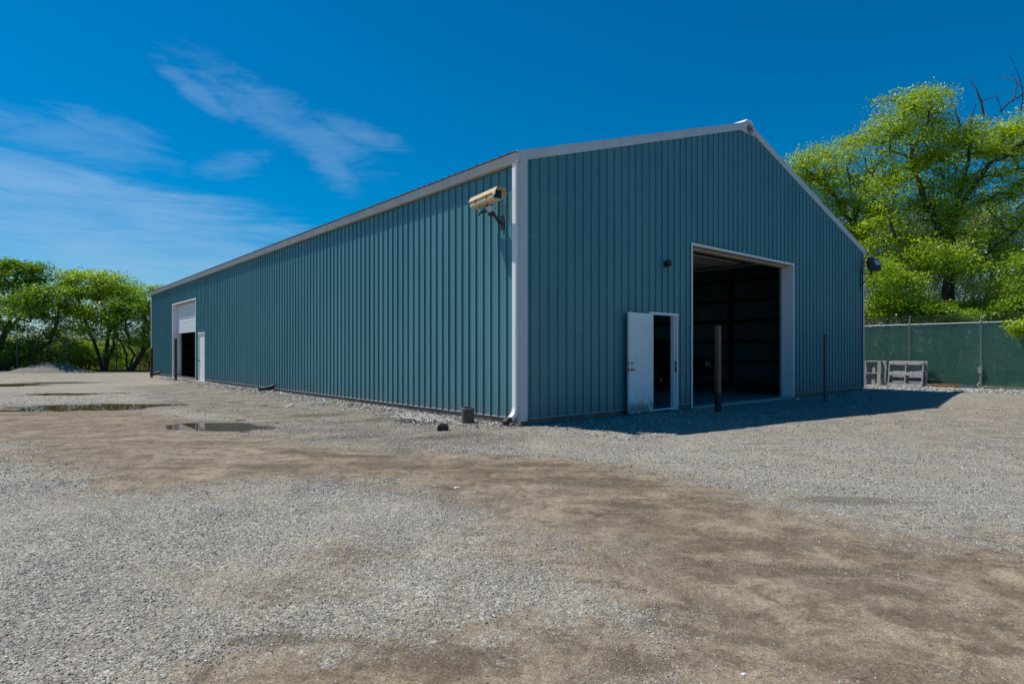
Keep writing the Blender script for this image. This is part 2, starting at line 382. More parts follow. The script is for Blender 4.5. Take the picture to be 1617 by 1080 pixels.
def ground_mat():
    m = bpy.data.materials.new('gravel_and_dirt'); m.use_nodes = True; t = NT(m.node_tree)
    b = t.n['Principled BSDF']; P = t.new('ShaderNodeNewGeometry').outputs['Position']
    at = lambda n: t.new('ShaderNodeAttribute', attribute_name=n).outputs['Fac']
    flat = t.new('ShaderNodeMapping', {'Vector': P, 'Scale': (1, 1, 1)}).outputs[0]
    dj = t.noise(flat, 7, 6, .7); dj2 = t.noise(flat, 1.6, 6, .65)
    big = t.noise(flat, .33, 5, .6)
    # stones: two sizes of broken limestone
    v1 = t.new('ShaderNodeTexVoronoi', {'Vector': flat, 'Scale': 84.}, feature='F1')
    v2 = t.new('ShaderNodeTexVoronoi', {'Vector': flat, 'Scale': 37.}, feature='F1')
    r1 = t.new('ShaderNodeSeparateColor', {0: v1.outputs['Color']}); r2 = t.new('ShaderNodeSeparateColor', {0: v2.outputs['Color']})
    g1 = t.ramp(r1.outputs[0], [(0, (.12, .117, .108)), (.3, (.24, .235, .215)), (.65, (.37, .365, .34)), (1, (.62, .61, .57))])
    g2 = t.ramp(r2.outputs[0], [(0, (.16, .155, .145)), (.6, (.33, .32, .305)), (1, (.60, .59, .56))])
    big_st = t.math('GREATER_THAN', r2.outputs[1], .72)
    gcol = t.mix(big_st, g1, g2)
    gcol = t.mix(.25, gcol, (.33, .31, .275))
    gcol = t.mix(1., gcol, (1.04, 1., .93), 'MULTIPLY')
    fines = t.ramp(t.noise(flat, 170, 4, .7), [(.3, (.10, .09, .075)), (.7, (.34, .31, .27))])
    gap = t.smooth(v1.outputs['Distance'], .50, .72)
    gcol = t.mix(t.math('MULTIPLY', gap, .7), gcol, fines)
    # packed dirt with a few pebbles
    dn = t.noise(flat, 26, 8, .75)
    dcol = t.ramp(t.math('ADD', t.math('MULTIPLY', dn, .6), t.math('MULTIPLY', dj2, .4)),
                  [(.36, (.105, .076, .047)), (.5, (.200, .152, .100)), (.62, (.315, .250, .172))])
    peb = t.math('GREATER_THAN', r1.outputs[1], t.math('ADD', .86, t.math('MULTIPLY', dj, .2)))
    peb = t.math('MULTIPLY', peb, t.smooth(v1.outputs['Distance'], .5, .35))
    dcol = t.mix(peb, dcol, t.mix(.5, g1, (.42, .38, .33)))
    soft = t.math('ADD', t.math('MULTIPLY', t.math('SUBTRACT', dj, .5), 1.15), t.math('MULTIPLY', t.math('SUBTRACT', t.noise(flat, 45, 3, .7), .5), .9))
    df = t.smooth(t.math('ADD', t.math('ADD', at('dirt'), soft), t.math('MULTIPLY', t.math('SUBTRACT', dj2, .5), 1.5)), .22, .66)
    c = t.mix(t.math('MULTIPLY', df, .93), gcol, dcol)
    # dusty tan film over gravel in broad patches
    film = t.math('MULTIPLY', t.smooth(t.math('ADD', big, t.math('MULTIPLY', soft, .12)), .40, .68), .48)
    c = t.mix(film, c, (.30, .255, .20))
    pf = t.math('MULTIPLY', t.smooth(t.math('ADD', at('pale'), t.math('MULTIPLY', soft, 1.1)), .25, .9), .62)
    c = t.mix(pf, c, t.ramp(t.noise(flat, 3.2, 8, .72), [(.35, (.19, .16, .12)), (.65, (.36, .31, .245))]))
    wf = t.smooth(t.math('ADD', at('wallside'), t.math('MULTIPLY', soft, .8)), .3, .9)
    c = t.mix(t.math('MULTIPLY', wf, .85), c, t.mix(.55, gcol, t.mix(t.smooth(dj2, .4, .6), (.085, .066, .046), (.19, .15, .11))))
    kf = t.smooth(t.math('ADD', at('dark'), t.math('MULTIPLY', soft, 1.0)), .3, 1.0)
    c = t.mix(t.math('MULTIPLY', kf, .72), c, t.mix(.2, (.075, .055, .035), c))
    wetf = t.smooth(t.math('ADD', at('wet'), t.math('MULTIPLY', soft, .55)), .12, .85)
    c = t.mix(t.math('MULTIPLY', wetf, .75), c, t.mix(.3, (.105, .078, .05), c))
    stv = t.new('ShaderNodeMapping', {'Vector': P, 'Rotation': (0, 0, R(-22)), 'Scale': (.55, 2.6, 1)}).outputs[0]
    stn = t.noise(stv, 1.5, 8, .68, .6)
    c = t.mix(t.math('MULTIPLY', t.math('MULTIPLY', t.smooth(stn, .50, .66), t.math('ADD', .20, t.math('MULTIPLY', df, .80))), .55), c, (.100, .074, .047))
    mot = t.noise(flat, 4.2, 9, .78, .5)
    c = t.mix(t.math('MULTIPLY', t.math('MULTIPLY', t.smooth(mot, .49, .60), t.math('ADD', .15, t.math('MULTIPLY', df, .85))), .60), c, (.085, .063, .041))
    c = t.mix(t.math('MULTIPLY', t.math('MULTIPLY', t.smooth(mot, .45, .34), df), .55), c, (.36, .31, .245))
    c = t.mix(t.math('MULTIPLY', t.smooth(stn, .44, .30), t.math('MULTIPLY', df, .25)), c, (.34, .275, .195))
    rutf = t.smooth(t.math('ADD', at('rut'), t.math('MULTIPLY', soft, .7)), .3, .9)
    tread = t.new('ShaderNodeTexWave', {'Vector': P, 'Scale': 5.5, 'Distortion': 6., 'Detail': 3., 'Detail Scale': 2.})
    c = t.mix(t.math('MULTIPLY', rutf, t.math('ADD', .22, t.math('MULTIPLY', tread.outputs[1], .22))), c, (.12, .092, .062))
    # fine darker trails left by wheels
    tr = t.noise(t.new('ShaderNodeMapping', {'Vector': P, 'Rotation': (0, 0, R(38)), 'Scale': (.12, 1.5, 1)}).outputs[0], 2.4, 5, .6)
    c = t.mix(t.math('MULTIPLY', t.smooth(tr, .54, .68), .22), c, (.13, .11, .085))
    gr = t.smooth(t.math('ADD', at('grass'), t.math('MULTIPLY', soft, .8)), .35, .65)
    c = t.mix(gr, c, t.ramp(t.noise(flat, 8, 8, .7), [(.35, (.045, .05, .02)), (.65, (.12, .13, .035))]))
    c = t.mix(1., c, t.ramp(t.noise(flat, 95, 3, .8), [(.36, (.62, .61, .60)), (.5, (1., 1., .99)), (.64, (1.42, 1.42, 1.40))]), 'MULTIPLY')
    c = t.mix(1., c, t.ramp(dj2, [(.3, (.82, .81, .79)), (.7, (1.12, 1.12, 1.11))]), 'MULTIPLY')
    t.put(b.inputs['Base Color'], c)
    rr = t.math('SUBTRACT', .93, t.math('MULTIPLY', wetf, .35)); t.put(b.inputs['Roughness'], rr)
    b.inputs['Specular IOR Level'].default_value = .25
    hst = t.math('MULTIPLY', t.math('SUBTRACT', .75, v1.outputs['Distance']), t.math('ADD', .35, r1.outputs[2]))
    hst = t.math('ADD', hst, t.math('MULTIPLY', t.math('MULTIPLY', t.math('SUBTRACT', .8, v2.outputs['Distance']), big_st), 1.4))
    hd = t.math('ADD', t.math('MULTIPLY', dn, .55), t.math('MULTIPLY', peb, .35))
    mixh = t.new('ShaderNodeMix', data_type='FLOAT'); t.put(mixh.inputs[0], df); t.put(mixh.inputs[2], hst); t.put(mixh.inputs[3], hd)
    bn = t.new('ShaderNodeBump', {'Strength': .95, 'Distance': .009, 'Height': mixh.outputs[0]})
    bn2 = t.new('ShaderNodeBump', {'Strength': .6, 'Distance': .05, 'Height': t.noise(flat, 5, 6, .7), 'Normal': bn.outputs[0]})
    t.put(b.inputs['Normal'], bn2.outputs[0])
    return m
ground = tag(build_ground(), kind='structure')

# loose stones lying on the yard
def stone_mesh(name, XY, size, mat, parent=None, sink=.25, seed=3):
    rg = np.random.RandomState(seed); n = len(XY)
    base = np.array([(-1,-1,-1),(1,-1,-1),(1,1,-1),(-1,1,-1),(-1,-1,1),(1,-1,1),(1,1,1),(-1,1,1)], float)*.5
    fc = np.array([(0,3,2,1),(4,5,6,7),(0,1,5,4),(1,2,6,5),(2,3,7,6),(3,0,4,7)])
    P = base[None]*(1+rg.uniform(-.38, .22, (n, 8, 1)))+rg.uniform(-.14, .14, (n, 8, 3))
    P *= np.stack([size*rg.uniform(.8, 1.4, n), size*rg.uniform(.6, 1., n), size*rg.uniform(.4, .75, n)], 1)[:, None]
    def rot(P, ax, a):
        i, j = [(1, 2), (2, 0), (0, 1)][ax]; c, s = np.cos(a)[:, None], np.sin(a)[:, None]
        Q = P.copy(); Q[..., i] = c*P[..., i]-s*P[..., j]; Q[..., j] = s*P[..., i]+c*P[..., j]; return Q
    P = rot(P, 0, rg.normal(0, .35, n)); P = rot(P, 1, rg.normal(0, .35, n)); P = rot(P, 2, rg.uniform(0, 6.28, n))
    z = height(XY[:, 0], XY[:, 1])+size*sink*.6
    P += np.stack([XY[:, 0], XY[:, 1], z], 1)[:, None]
    F = (fc[None]+8*np.arange(n)[:, None, None]).reshape(-1, 4)
    return np_mesh(name, P.reshape(-1, 3), F, mat, parent, attrs={'tint': np.repeat(rg.rand(n), 8)})
def stone_mat():
    m = bpy.data.materials.new('loose_limestone'); m.use_nodes = True; t = NT(m.node_tree); b = t.n['Principled BSDF']
    a = t.new('ShaderNodeAttribute', attribute_name='tint').outputs['Fac']
    c = t.ramp(a, [(0, (.13, .125, .115)), (.35, (.28, .27, .25)), (.75, (.40, .385, .36)), (.93, (.52, .51, .48)), (1, (.70, .69, .67))])
    t.put(b.inputs['Base Color'], c); b.inputs['Roughness'].default_value = .9; b.inputs['Specular IOR Level'].default_value = .2
    return m
M_loose = stone_mat()
rg = np.random.RandomState(11)
def scatter(n, ymax, ymin, keep_dirt, smin, smax, wide=1.0):
    Y = ymin+(ymax-ymin)*rg.rand(n)**.8; X = (rg.rand(n)*2-1)*Y*wide
    wob = .9*(vnoise(X*.8+3, Y*.8+3, 8, 5, .6)-.5)
    dm = np.clip((np.maximum(poly_sd(X, Y, P_TRACK), poly_sd(X, Y, P_FORE)*.8-.1)+wob)/.55*.5+.5, 0, 1)
    clump = vnoise(X*2.2, Y*2.2, 21, 4, .6)
    p = (1-dm)*np.clip((clump-.25)*2.2, .15, 1)+dm*keep_dirt*3.2*np.clip((clump-.56)*7, .03, 1)
    bx, by = w2b(X, Y); inside = (bx > -.05) & (bx < WID) & (by > 0)
    wet = np.zeros(n, bool)
    for c, rx, ry, an, nm in PUDDLES: wet |= ell(X, Y, c, rx*1.2, ry*1.2, an) > 0
    k = (rg.rand(n) < p) & ~inside & ~wet
    s = (smin+(smax-smin)*rg.rand(k.sum())**2.2)*np.where(dm[k] > .5, .75, 1.)
    return np.stack([X[k], Y[k]], 1), s
A = [scatter(170000, 6.2, 2.0, .12, .0035, .0105), scatter(90000, 11.5, 5.5, .08, .007, .018), scatter(26000, 20, 10, .08, .012, .026, .95)]
# rubble strewn along the foot of the walls
nb = 9000; t_ = rg.rand(nb)*26; o_ = np.abs(rg.normal(.15, .4, nb))+.03
wx, wy = CX-sa*t_-ca*o_, CY+ca*t_-sa*o_
A.append((np.stack([wx, wy], 1), .012+.04*rg.rand(nb)**3))
nb = 7000; s_ = rg.rand(nb)*22; o_ = rg.rand(nb)*2.3+.05; k = ~((s_ > 5) & (s_ < 10.6) & (o_ < 1.6))
wx, wy = CX+ca*s_+sa*o_, CY+sa*s_-ca*o_
A.append((np.stack([wx, wy], 1)[k], (.012+.03*rg.rand(nb)**3)[k]))
nb = 5000; t_ = rg.rand(nb)*9-4; s_ = 17.2+rg.rand(nb)*2.8
wx, wy = CX+ca*s_-sa*t_, CY+sa*s_+ca*t_
A.append((np.stack([wx, wy], 1), .02+.05*rg.rand(nb)**2))
tag(stone_mesh('gravel', np.concatenate([a[0] for a in A]), np.concatenate([a[1] for a in A]), M_loose),
    'loose pale grey limestone gravel strewn over the yard', 'gravel', kind='stuff')

# puddles: level water in the dips of the yard
def water_mat():
    m = bpy.data.materials.new('muddy_water'); m.use_nodes = True; t = NT(m.node_tree); t.n.clear()
    out = t.new('ShaderNodeOutputMaterial')
    P = t.new('ShaderNodeNewGeometry').outputs['Position']
    bn = t.new('ShaderNodeBump', {'Strength': .05, 'Distance': .002, 'Height': t.noise(P, 9, 2)})
    fr = t.new('ShaderNodeFresnel', {'IOR': 1.45, 'Normal': bn.outputs[0]})
    gl = t.new('ShaderNodeBsdfGlossy', {'Roughness': .015, 'Normal': bn.outputs[0]})
    tr = t.new('ShaderNodeBsdfTransparent', {'Color': (.80, .68, .50, 1)})
    mud = t.new('ShaderNodeBsdfDiffuse', {'Color': (.13, .09, .045, 1)})
    m1 = t.new('ShaderNodeMixShader', {0: .15, 1: tr.outputs[0], 2: mud.outputs[0]})
    m2 = t.new('ShaderNodeMixShader', {0: fr.outputs[0], 1: m1.outputs[0], 2: gl.outputs[0]})
    t.put(out.inputs[0], m2.outputs[0]); return m
M_water = water_mat()
for c, rx, ry, an, nm in PUDDLES:
    n = 40; V = [(c[0]+2.3*(rx*math.cos(a)*math.cos(an)-ry*math.sin(a)*math.sin(an)), c[1]+2.3*(rx*math.cos(a)*math.sin(an)+ry*math.sin(a)*math.cos(an)), WATER) for a in [2*math.pi*i/n for i in range(n)]]
    bpud = MB(); bpud.add(V, [tuple(range(n))]); tag(bpud.build('puddle', M_water), kind='structure')

# ------------------------------------------------------------------ the steel building
bld = empty('pole_barn', (CX, CY, 0), ANG, 'long teal ribbed steel warehouse with pale trim and open doors', 'building')
PER = .2286
def profile(L):
    pts = []; x = 0.
    while x < L:
        for dx, d in ((0, 0), (.058, 0), (.064, .004), (.076, .004), (.082, 0), (.124, 0), (.130, .004), (.142, .004), (.148, 0),
                      (.186, 0), (.1875, .030), (.201, .030)):
            if x+dx < L: pts.append((x+dx, d))
        x += PER
    pts.append((L, 0)); return pts
def rake(s): return 4.80+(7.2-4.80)*(1-abs(s-WID/2)/(WID/2))
def wall_mesh(L, O, U, N, z0, top, holes, rows):
    """ribbed sheet: O origin, U along, N outward"""
    pr = profile(L); xs = [p[0] for p in pr]
    for a, b_, c_, d_ in holes:
        for q in (a, b_): pr.append((q, float(np.interp(q, xs, [p[1] for p in pr[:len(xs)]]))))
    if top(0) != top(L/2): pr.append((L/2, float(np.interp(L/2, xs, [p[1] for p in pr[:len(xs)]]))))
    pr.sort(); mb = MB(); O, U, N = Vector(O), Vector(U), Vector(N)
    P = lambda u, d, z: O+U*u+N*d+Vector((0, 0, z))
    for (u0, d0), (u1, d1) in zip(pr, pr[1:]):
        if u1-u0 < 1e-6: continue
        mid = (u0+u1)/2; zs = [(z0, None)]
        for a, b_, c_, d_ in holes:
            if a < mid < b_: zs = [(d_, None)] if c_ <= z0 else [(z0, c_), (d_, None)]
        for za, zb in zs:
            mb.add([P(u0, d0, za), P(u1, d1, za), P(u1, d1, zb if zb else top(u1)), P(u0, d0, zb if zb else top(u0))], [(0, 1, 2, 3)])
    mb.m = 1                                                    # screw heads in rows at the girts
    W = U.cross(Vector((0, 0, 1)))
    for z in rows:
        u = .17
        while u < L-.1:
            if z < min(top(u), top(L-u))-.1 and not any(a-.05 < u < b_+.05 and c_-.05 < z < d_+.05 for a, b_, c_, d_ in holes):
                for du in (0, .056):
                    if random.random() < (.93 if du == 0 else .3):
                        c = P(u+du, 0, z+random.uniform(-.006, .006)); r = .0085
                        ring = [c+U*math.cos(k*math.pi/3)*r+Vector((0, 0, math.sin(k*math.pi/3)*r)) for k in range(6)]
                        mb.add(ring+[q+N*.006 for q in ring], [(6, 7, 8, 9, 10, 11)]+[(k, (k+1) % 6, (k+1) % 6+6, k+6) for k in range(6)])
            u += PER
    return mb
ROWS = [.22, .95, 1.75, 2.55, 3.35, 4.15, 4.95, 5.7, 6.4]
GD = (5.22, 10.28, 0, 3.78)      # big gable doorway
GP = (3.68, 4.60, 0, 2.12)       # small gable doorway
LD = (22.45, 27.1, 0, 3.74)      # big side doorway
LP = (20.95, 21.90, 0, 2.14)     # small side doorway
wm = [M_wall, M_screw]
wl = wall_mesh(LEN, (0, 0, 0), (0, 1, 0), (-1, 0, 0), .14, lambda u: 4.74, [LD, LP], ROWS[:6]).build('wall', wm, bld)
wg = wall_mesh(WID, (0, 0, 0), (1, 0, 0), (0, -1, 0), .14, rake, [GD, GP], ROWS).build('wall', wm, bld)
wb = wall_mesh(WID, (0, LEN, 0), (1, 0, 0), (0, 1, 0), .14, rake, [], []).build('wall', wm, bld)
wr = wall_mesh(LEN, (WID, 0, 0), (0, 1, 0), (1, 0, 0), .14, lambda u: 4.72, [], []).build('wall', wm, bld)
# roof sheets with upstanding ribs, running from eave to ridge
def roof_side(sgn):
    mb = MB(); pr = []; y = -.04
    while y < LEN+.04:
        for dy, d in ((0, 0), (.18, 0), (.190, .03), (.2186, .03)): pr.append((y+dy, d))
        y += PER
    ex = -.185 if sgn < 0 else WID+.14; rx = WID/2
    for (y0, d0), (y1, d1) in zip(pr, pr[1:]):
        mb.add([(ex, y0, 4.785+d0), (rx, y0, 7.22+d0), (rx, y1, 7.22+d1), (ex, y1, 4.785+d1)], [(0, 1, 2, 3)])
    return mb.build('roof', M_roof, bld)
roof_side(-1); roof_side(1)
mb = MB(); mb.add([(WID/2+dx, y, z) for y in (-.06, LEN+.06) for dx, z in ((-.22, 7.20), (-.10, 7.285), (.10, 7.285), (.22, 7.20))], [(0, 1, 5, 4), (1, 2, 6, 5), (2, 3, 7, 6), (0, 3, 2, 1), (4, 5, 6, 7)])
mb.build('ridge_cap', M_white, bld)
# rake trim (two slopes and a flat-ish peak plate)
mb = MB(); sl = (7.2-4.80)/(WID/2)
def quadstrip(x0, x1, lift=0, y=-.036):
    z0, z1 = 4.79+sl*min(x0+.14, WID+.14-x0)+.02, 4.79+sl*min(x1+.14, WID+.14-x1)+.02
    h = .185
    mb.add([(x0, y-lift, z0-h), (x1, y-lift, z1-h), (x1, y-lift, z1), (x0, y-lift, z0), (x0, y-lift+.03, z0-h), (x1, y-lift+.03, z1-h), (x1, y-lift+.03, z1), (x0, y-lift+.03, z0)],
           [(0, 1, 2, 3), (7, 6, 5, 4), (4, 5, 1, 0), (3, 2, 6, 7), (0, 3, 7, 4), (1, 5, 6, 2)])
quadstrip(-.14, WID/2-.28); quadstrip(WID/2+.28, WID+.14)
pk = 7.225
mb.add([(WID/2+x, yy, z) for yy in (-.042, -.005) for x, z in ((-.32, pk-.285), (.32, pk-.285), (.32, pk-.07), (.02, pk+.04), (-.02, pk+.04), (-.32, pk-.07))],
       [(0, 1, 2, 3, 4, 5), (11, 10, 9, 8, 7, 6)]+[(k, (k+1) % 6+0, (k+1) % 6+6, k+6) for k in range(6)])
mb.build('rake_trim', M_trim, bld)
# maker's badge at the peak
bd = MB(); bd.m = 0; Mx = Matrix.Translation((WID/2+.06, -.045, 7.06)) @ Matrix.Rotation(R(90), 4, 'X')
Sx = Matrix.Diagonal((1.35, 1, 1, 1))
bd.lathe([(.105, 0), (.105, .012)], Mx @ Sx, 28)
bd.m = 1; bd.lathe([(.09, .012), (.09, .015)], Mx @ Sx, 28)
bd.m = 2
bd.box(-.085, -.045, -.045, .045, .015, .019, Mx)
bd.m = 0
for i, x in enumerate((-.03, .005, .04, .075)):
    bd.box(x, x+.011, -.04, .045, .0155, .019, Mx)
    if i % 2 == 0: bd.box(x+.0115, x+.022, .028, .045, .0155, .0188, Mx); bd.box(x+.0115, x+.022, -.005, .010, .0155, .0188, Mx)
bd.build('badge', [M_dark, pmat('badge_cream', (.38, .34, .25), .5), pmat('badge_blue', (.01, .06, .16), .4)], bld)
# corner trims
def corner(x, y, sx, sy, z1):
    mb = MB(); w_ = .092
    mb.box(*sorted((x+sx*.0, x-sx*w_)), *sorted((y+sy*.032, y+sy*.038)), .10, z1)
    mb.box(*sorted((x+sx*.032, x+sx*.038)), *sorted((y+sy*.038, y-sy*w_)), .10, z1)
    mb.box(*sorted((x, x+sx*.032)), *sorted((y+sy*.032, y+sy*.038)), .10, z1)
    mb.build('corner_trim', M_trim, bld)
corner(0, 0, -1, -1, 4.70); corner(WID, 0, 1, -1, 4.70); corner(0, LEN, -1, 1, 4.70); corner(WID, LEN, 1, 1, 4.70)
# gutter with its seams, along the near eave
g = MB(); pg = [(-.03, 4.63), (-.115, 4.63), (-.138, 4.67), (-.146, 4.745), (-.168, 4.765), (-.168, 4.775), (-.160, 4.775), (-.158, 4.755), (-.03, 4.755)]
def extr_y(mb, pts, y0, y1):
    n = len(pts); mb.add([(x, y0, z) for x, z in pts]+[(x, y1, z) for x, z in pts], [tuple(range(n)), tuple(range(n, 2*n))[::-1]]+[(k, k+n, (k+1) % n+n, (k+1) % n) for k in range(n)])
extr_y(g, pg, -.03, LEN+.03)
for yy in (9.2, 18.4, 27.5):
    extr_y(g, [(x-(.003 if x < -.05 else 0), z+(-.003 if z < 4.7 else .003)) for x, z in pg], yy, yy+.06)
g.build('gutter', M_gutter, bld)
g = MB(); extr_y(g, [(WID+.03, 4.655), (WID+.14, 4.655), (WID+.14, 4.80), (WID+.03, 4.80)], -.03, LEN+.03); g.build('gutter', M_gutter, bld)
# skirt boards below the sheets
mb = MB(); mb.box(.01, .05, .01, LEN, -.15, .15); mb.build('skirt_board', M_wood, bld)
mb = MB(); mb.box(WID-.05, WID-.01, .05, LEN-.05, -.15, .16); mb.build('skirt_board', M_wood, bld)
mb = MB(); mb.box(.05, WID-.05, LEN-.05, LEN-.01, -.15, .16); mb.build('skirt_board', M_wood, bld)
for a, b_ in ((.0, GP[0]), (GP[1], GD[0]), (GD[1], WID)): mb = MB(); mb.box(a+.012, b_, .012, .05, -.15, .15); mb.build('skirt_board', M_wood, bld)
for a, b_ in ((.16, 20.9), (27.2, LEN-.1)): mb = MB(); mb.box(-.012, .01, a, b_, .128, .140); mb.build('base_trim', M_trim, bld)
for a, b_ in ((.16, GP[0]-.07), (GP[1]+.07, GD[0]-.07), (GD[1]+.07, WID-.1)): mb = MB(); mb.box(a, b_, -.012, .01, .128, .140); mb.build('base_trim', M_trim, bld)
# downspout at the near corner
def rect_tube(mb, pts, a, b_):
    """square pipe through points in the y-z plane at x centre"""
    vs = []
    for i, (x, y, z) in enumerate(pts):
        p = Vector((x, y, z)); q0 = Vector(pts[max(i-1, 0)]); q1 = Vector(pts[min(i+1, len(pts)-1)])
        d = (q1-q0).normalized(); s1 = Vector((0, 1, 0)); s1 = (s1-d*s1.dot(d)).normalized(); s2 = d.cross(s1)
        vs += [p+s1*a*u+s2*b_*v for u, v in ((-.5, -.5), (.5, -.5), (.5, .5), (-.5, .5))]
    n = len(pts)
    mb.add(vs, [(i*4+k, i*4+(k+1) % 4, (i+1)*4+(k+1) % 4, (i+1)*4+k) for i in range(n-1) for k in range(4)]+[(3, 2, 1, 0), tuple(range(4*n-4, 4*n))])
mb = MB(); yy = .098
rect_tube(mb, [(-.075, yy, 4.64), (-.075, yy, 4.60), (-.075, yy, .36), (-.078, yy, .31), (-.092, yy, .255), (-.12, yy, .205), (-.165, yy, .165), (-.24, yy, .13)], .10, .075)
for z in (.40, 1.9, 3.4, 4.5): mb.box(-.1145, -.035, yy-.052, yy+.052, z, z+.018)
ds = mb.build('downspout', M_white, bld, bevel=.006)
mb = MB()
rect_tube(mb, [(-.20, yy, .146), (-.265, yy, .115), (-.33, yy, .075)], .118, .095); mb.build('outlet_boot', M_dark, ds, bevel=.01)
# more downspouts boots seen as small black outlets further along the wall
# doorway: jamb returns, face trims, header
def doorway(hole, axis, depth=.30, head=True):
    a, b_, z0, z1 = hole
    def B(mb, u0, u1, d0, d1, za, zb):      # u along wall, d depth into the building
        if axis == 'x': mb.box(u0, u1, d0, d1, za, zb)
        else: mb.box(d0, d1, u0, u1, za, zb)
    mb = MB()
    B(mb, a-.055, a, -.036, -.030, 0, z1+.055); B(mb, b_, b_+.055, -.036, -.030, 0, z1+.055); B(mb, a, b_, -.036, -.030, z1, z1+.055)
    B(mb, a-.006, a, -.030, depth, 0, z1); B(mb, b_, b_+.006, -.030, depth, 0, z1)
    mb.build('door_trim', M_white, bld)
    mb = MB(); B(mb, a, b_, .0, .14, z1-.006, z1+.12); B(mb, a, b_, .145, depth, z1-.05, z1+.10)
    mb.build('door_header', M_tan, bld)
    for u in (a, b_): mb = MB(); B(mb, u-.05, u+.05, depth+.005, depth+.05, 0, z1+.3); mb.build('door_track', M_galv, bld)
doorway(GD, 'x'); doorway(LD, 'y', .34)
def entry_frame(hole, axis):
    a, b_, z0, z1 = hole
    def B(mb, u0, u1, d0, d1, za, zb):
        if axis == 'x': mb.box(u0, u1, d0, d1, za, zb)
        else: mb.box(d0, d1, u0, u1, za, zb)
    mb = MB()
    B(mb, a-.05, a, -.034, .12, 0, z1+.0); B(mb, b_, b_+.05, -.034, .12, 0, z1+.0)
    B(mb, a-.085, b_+.06, -.044, .12, z1, z1+.055)
    B(mb, b_-.03, b_, .03, .12, 0, z1); B(mb, a, b_, -.02, .14, .045, .075)
    return mb.build('door_frame', M_white, bld, bevel=.004)
ef = entry_frame(GP, 'x'); entry_frame(LP, 'y')
mb = MB(); mb.box(4.592, 4.599, -.022, .018, 1.02, 1.10); mb.box(4.592, 4.599, -.022, .018, .86, .99)
mb.build('strike_plate', M_blackmetal, ef)
# open white entry door, hinged on the left of its frame and swung out against the wall
LW = .93
door_mat = bpy.data.materials.new('worn_white_door'); door_mat.use_nodes = True
t = NT(door_mat.node_tree); b = t.n['Principled BSDF']; v = t.new('ShaderNodeTexCoord').outputs['Object']
zz = t.new('ShaderNodeSeparateXYZ', {0: v}).outputs[2]
nn = t.noise(v, 22, 8, .75); n3 = t.noise(v, 4, 4, .6)
sc_ = t.math('MULTIPLY', t.smooth(t.math('ADD', zz, t.math('MULTIPLY', nn, -.55)), .02, -.16), t.smooth(n3, .32, .55))
c = t.mix(t.math('MULTIPLY', sc_, .85), t.mix(t.smooth(n3, .3, .7), (.78, .79, .80), (.84, .85, .86)), (.17, .14, .11))
rub = t.math('MULTIPLY', t.smooth(t.noise(t.new('ShaderNodeMapping', {'Vector': v, 'Scale': (1, 1, .3)}).outputs[0], 5, 6, .7), .5, .75), .25)
c = t.mix(rub, c, (.42, .42, .42)); t.put(b.inputs['Base Color'], c); b.inputs['Roughness'].default_value = .45
leaf = MB(); leaf.box(0, LW, -.022, .022, 0, 2.07); leaf.box(.0, LW, -.026, -.0222, .0, .03); leaf.box(.0, LW, -.026, -.0222, 2.04, 2.07); leaf.box(.0, .025, -.026, -.0222, .03, 2.04); leaf.box(LW-.025, LW, -.026, -.0222, .03, 2.04)
dl = leaf.build('entry_door', door_mat, bld)
dl.location = (3.66, -.062, .055); dl.rotation_euler = (0, 0, R(180+6)); dl['label'] = 'white steel entry door swung open, scuffed at its foot'
# after turning, the leaf's +y side faces the yard
for z, r in ((1.03, .028), (.90, .032)):
    kb = MB(); Mk = Matrix.Translation((LW-.075, .024, z)) @ Matrix.Rotation(R(-90), 4, 'X')
    if r > .03: kb.lathe([(.036, 0), (.036, .006), (.014, .009), (.013, .035), (.027, .045), (.031, .058), (.026, .070), (.004, .074)], Mk, 18)
    else: kb.lathe([(.033, 0), (.033, .008), (.024, .014), (.022, .022), (.003, .023)], Mk, 18); kb.box(LW-.078, LW-.072, .045, .062, z-.016, z+.016)
    kb.build('door_knob' if r > .03 else 'deadbolt', M_brass, dl, smooth=True)
mb = MB(); mb.box(LW, LW+.003, -.013, .013, 1.00, 1.06); mb.build('latch', M_blackmetal, dl)
mb = MB(); mb.box(LW, LW+.003, -.013, .013, .86, .94); mb.box(LW+.003, LW+.012, -.007, .007, .89, .91)
mb.build('latch', M_blackmetal, dl)
for z in (.25, 1.05, 1.85):
    mb = MB(); mb.tube([(-.006, -.012, z-.05), (-.006, -.012, z+.05)], .008); mb.build('hinge', M_galv, dl)
# closed side entry door
mb = MB(); mb.box(.005, .05, LP[0]+.005, LP[1]-.005, .08, LP[3]-.01); mb.box(.002, .0048, LP[0]+.15, LP[1]-.15, 1.25, 1.95)
d2 = mb.build('entry_door', pmat('white_door_paint', (.68, .69, .70), .4, var=.04), bld); d2['label'] = 'closed white entry door in the long sunlit wall'
kb = MB(); Mk = Matrix.Translation((.004, LP[1]-.09, .95)) @ Matrix.Rotation(R(-90), 4, 'Y')
kb.lathe([(.035, 0), (.035, .006), (.013, .009), (.013, .035), (.03, .048), (.026, .068), (.004, .074)], Mk, 16); kb.build('door_knob', M_blackmetal, d2, smooth=True)
# sectional overhead door hanging half open in the side doorway
mb = MB(); zt = 3.86; x0 = .20
for k in range(4):
    za = 2.32+k*.39; zb = min(za+.383, zt)
    mb.box(x0, x0+.045, LD[0]+.01, LD[1]-.01, za, zb)
    for q in (.12, .26): mb.box(x0-.006, x0-.0002, LD[0]+.01, LD[1]-.01, za+q, za+q+.03)
mb.box(x0-.004, x0+.049, LD[0]+.01, LD[1]-.01, 2.295, 2.3195)
mb.build('overhead_door', pmat('white_overhead_door', (.66, .68, .70), .4, var=.04), bld)
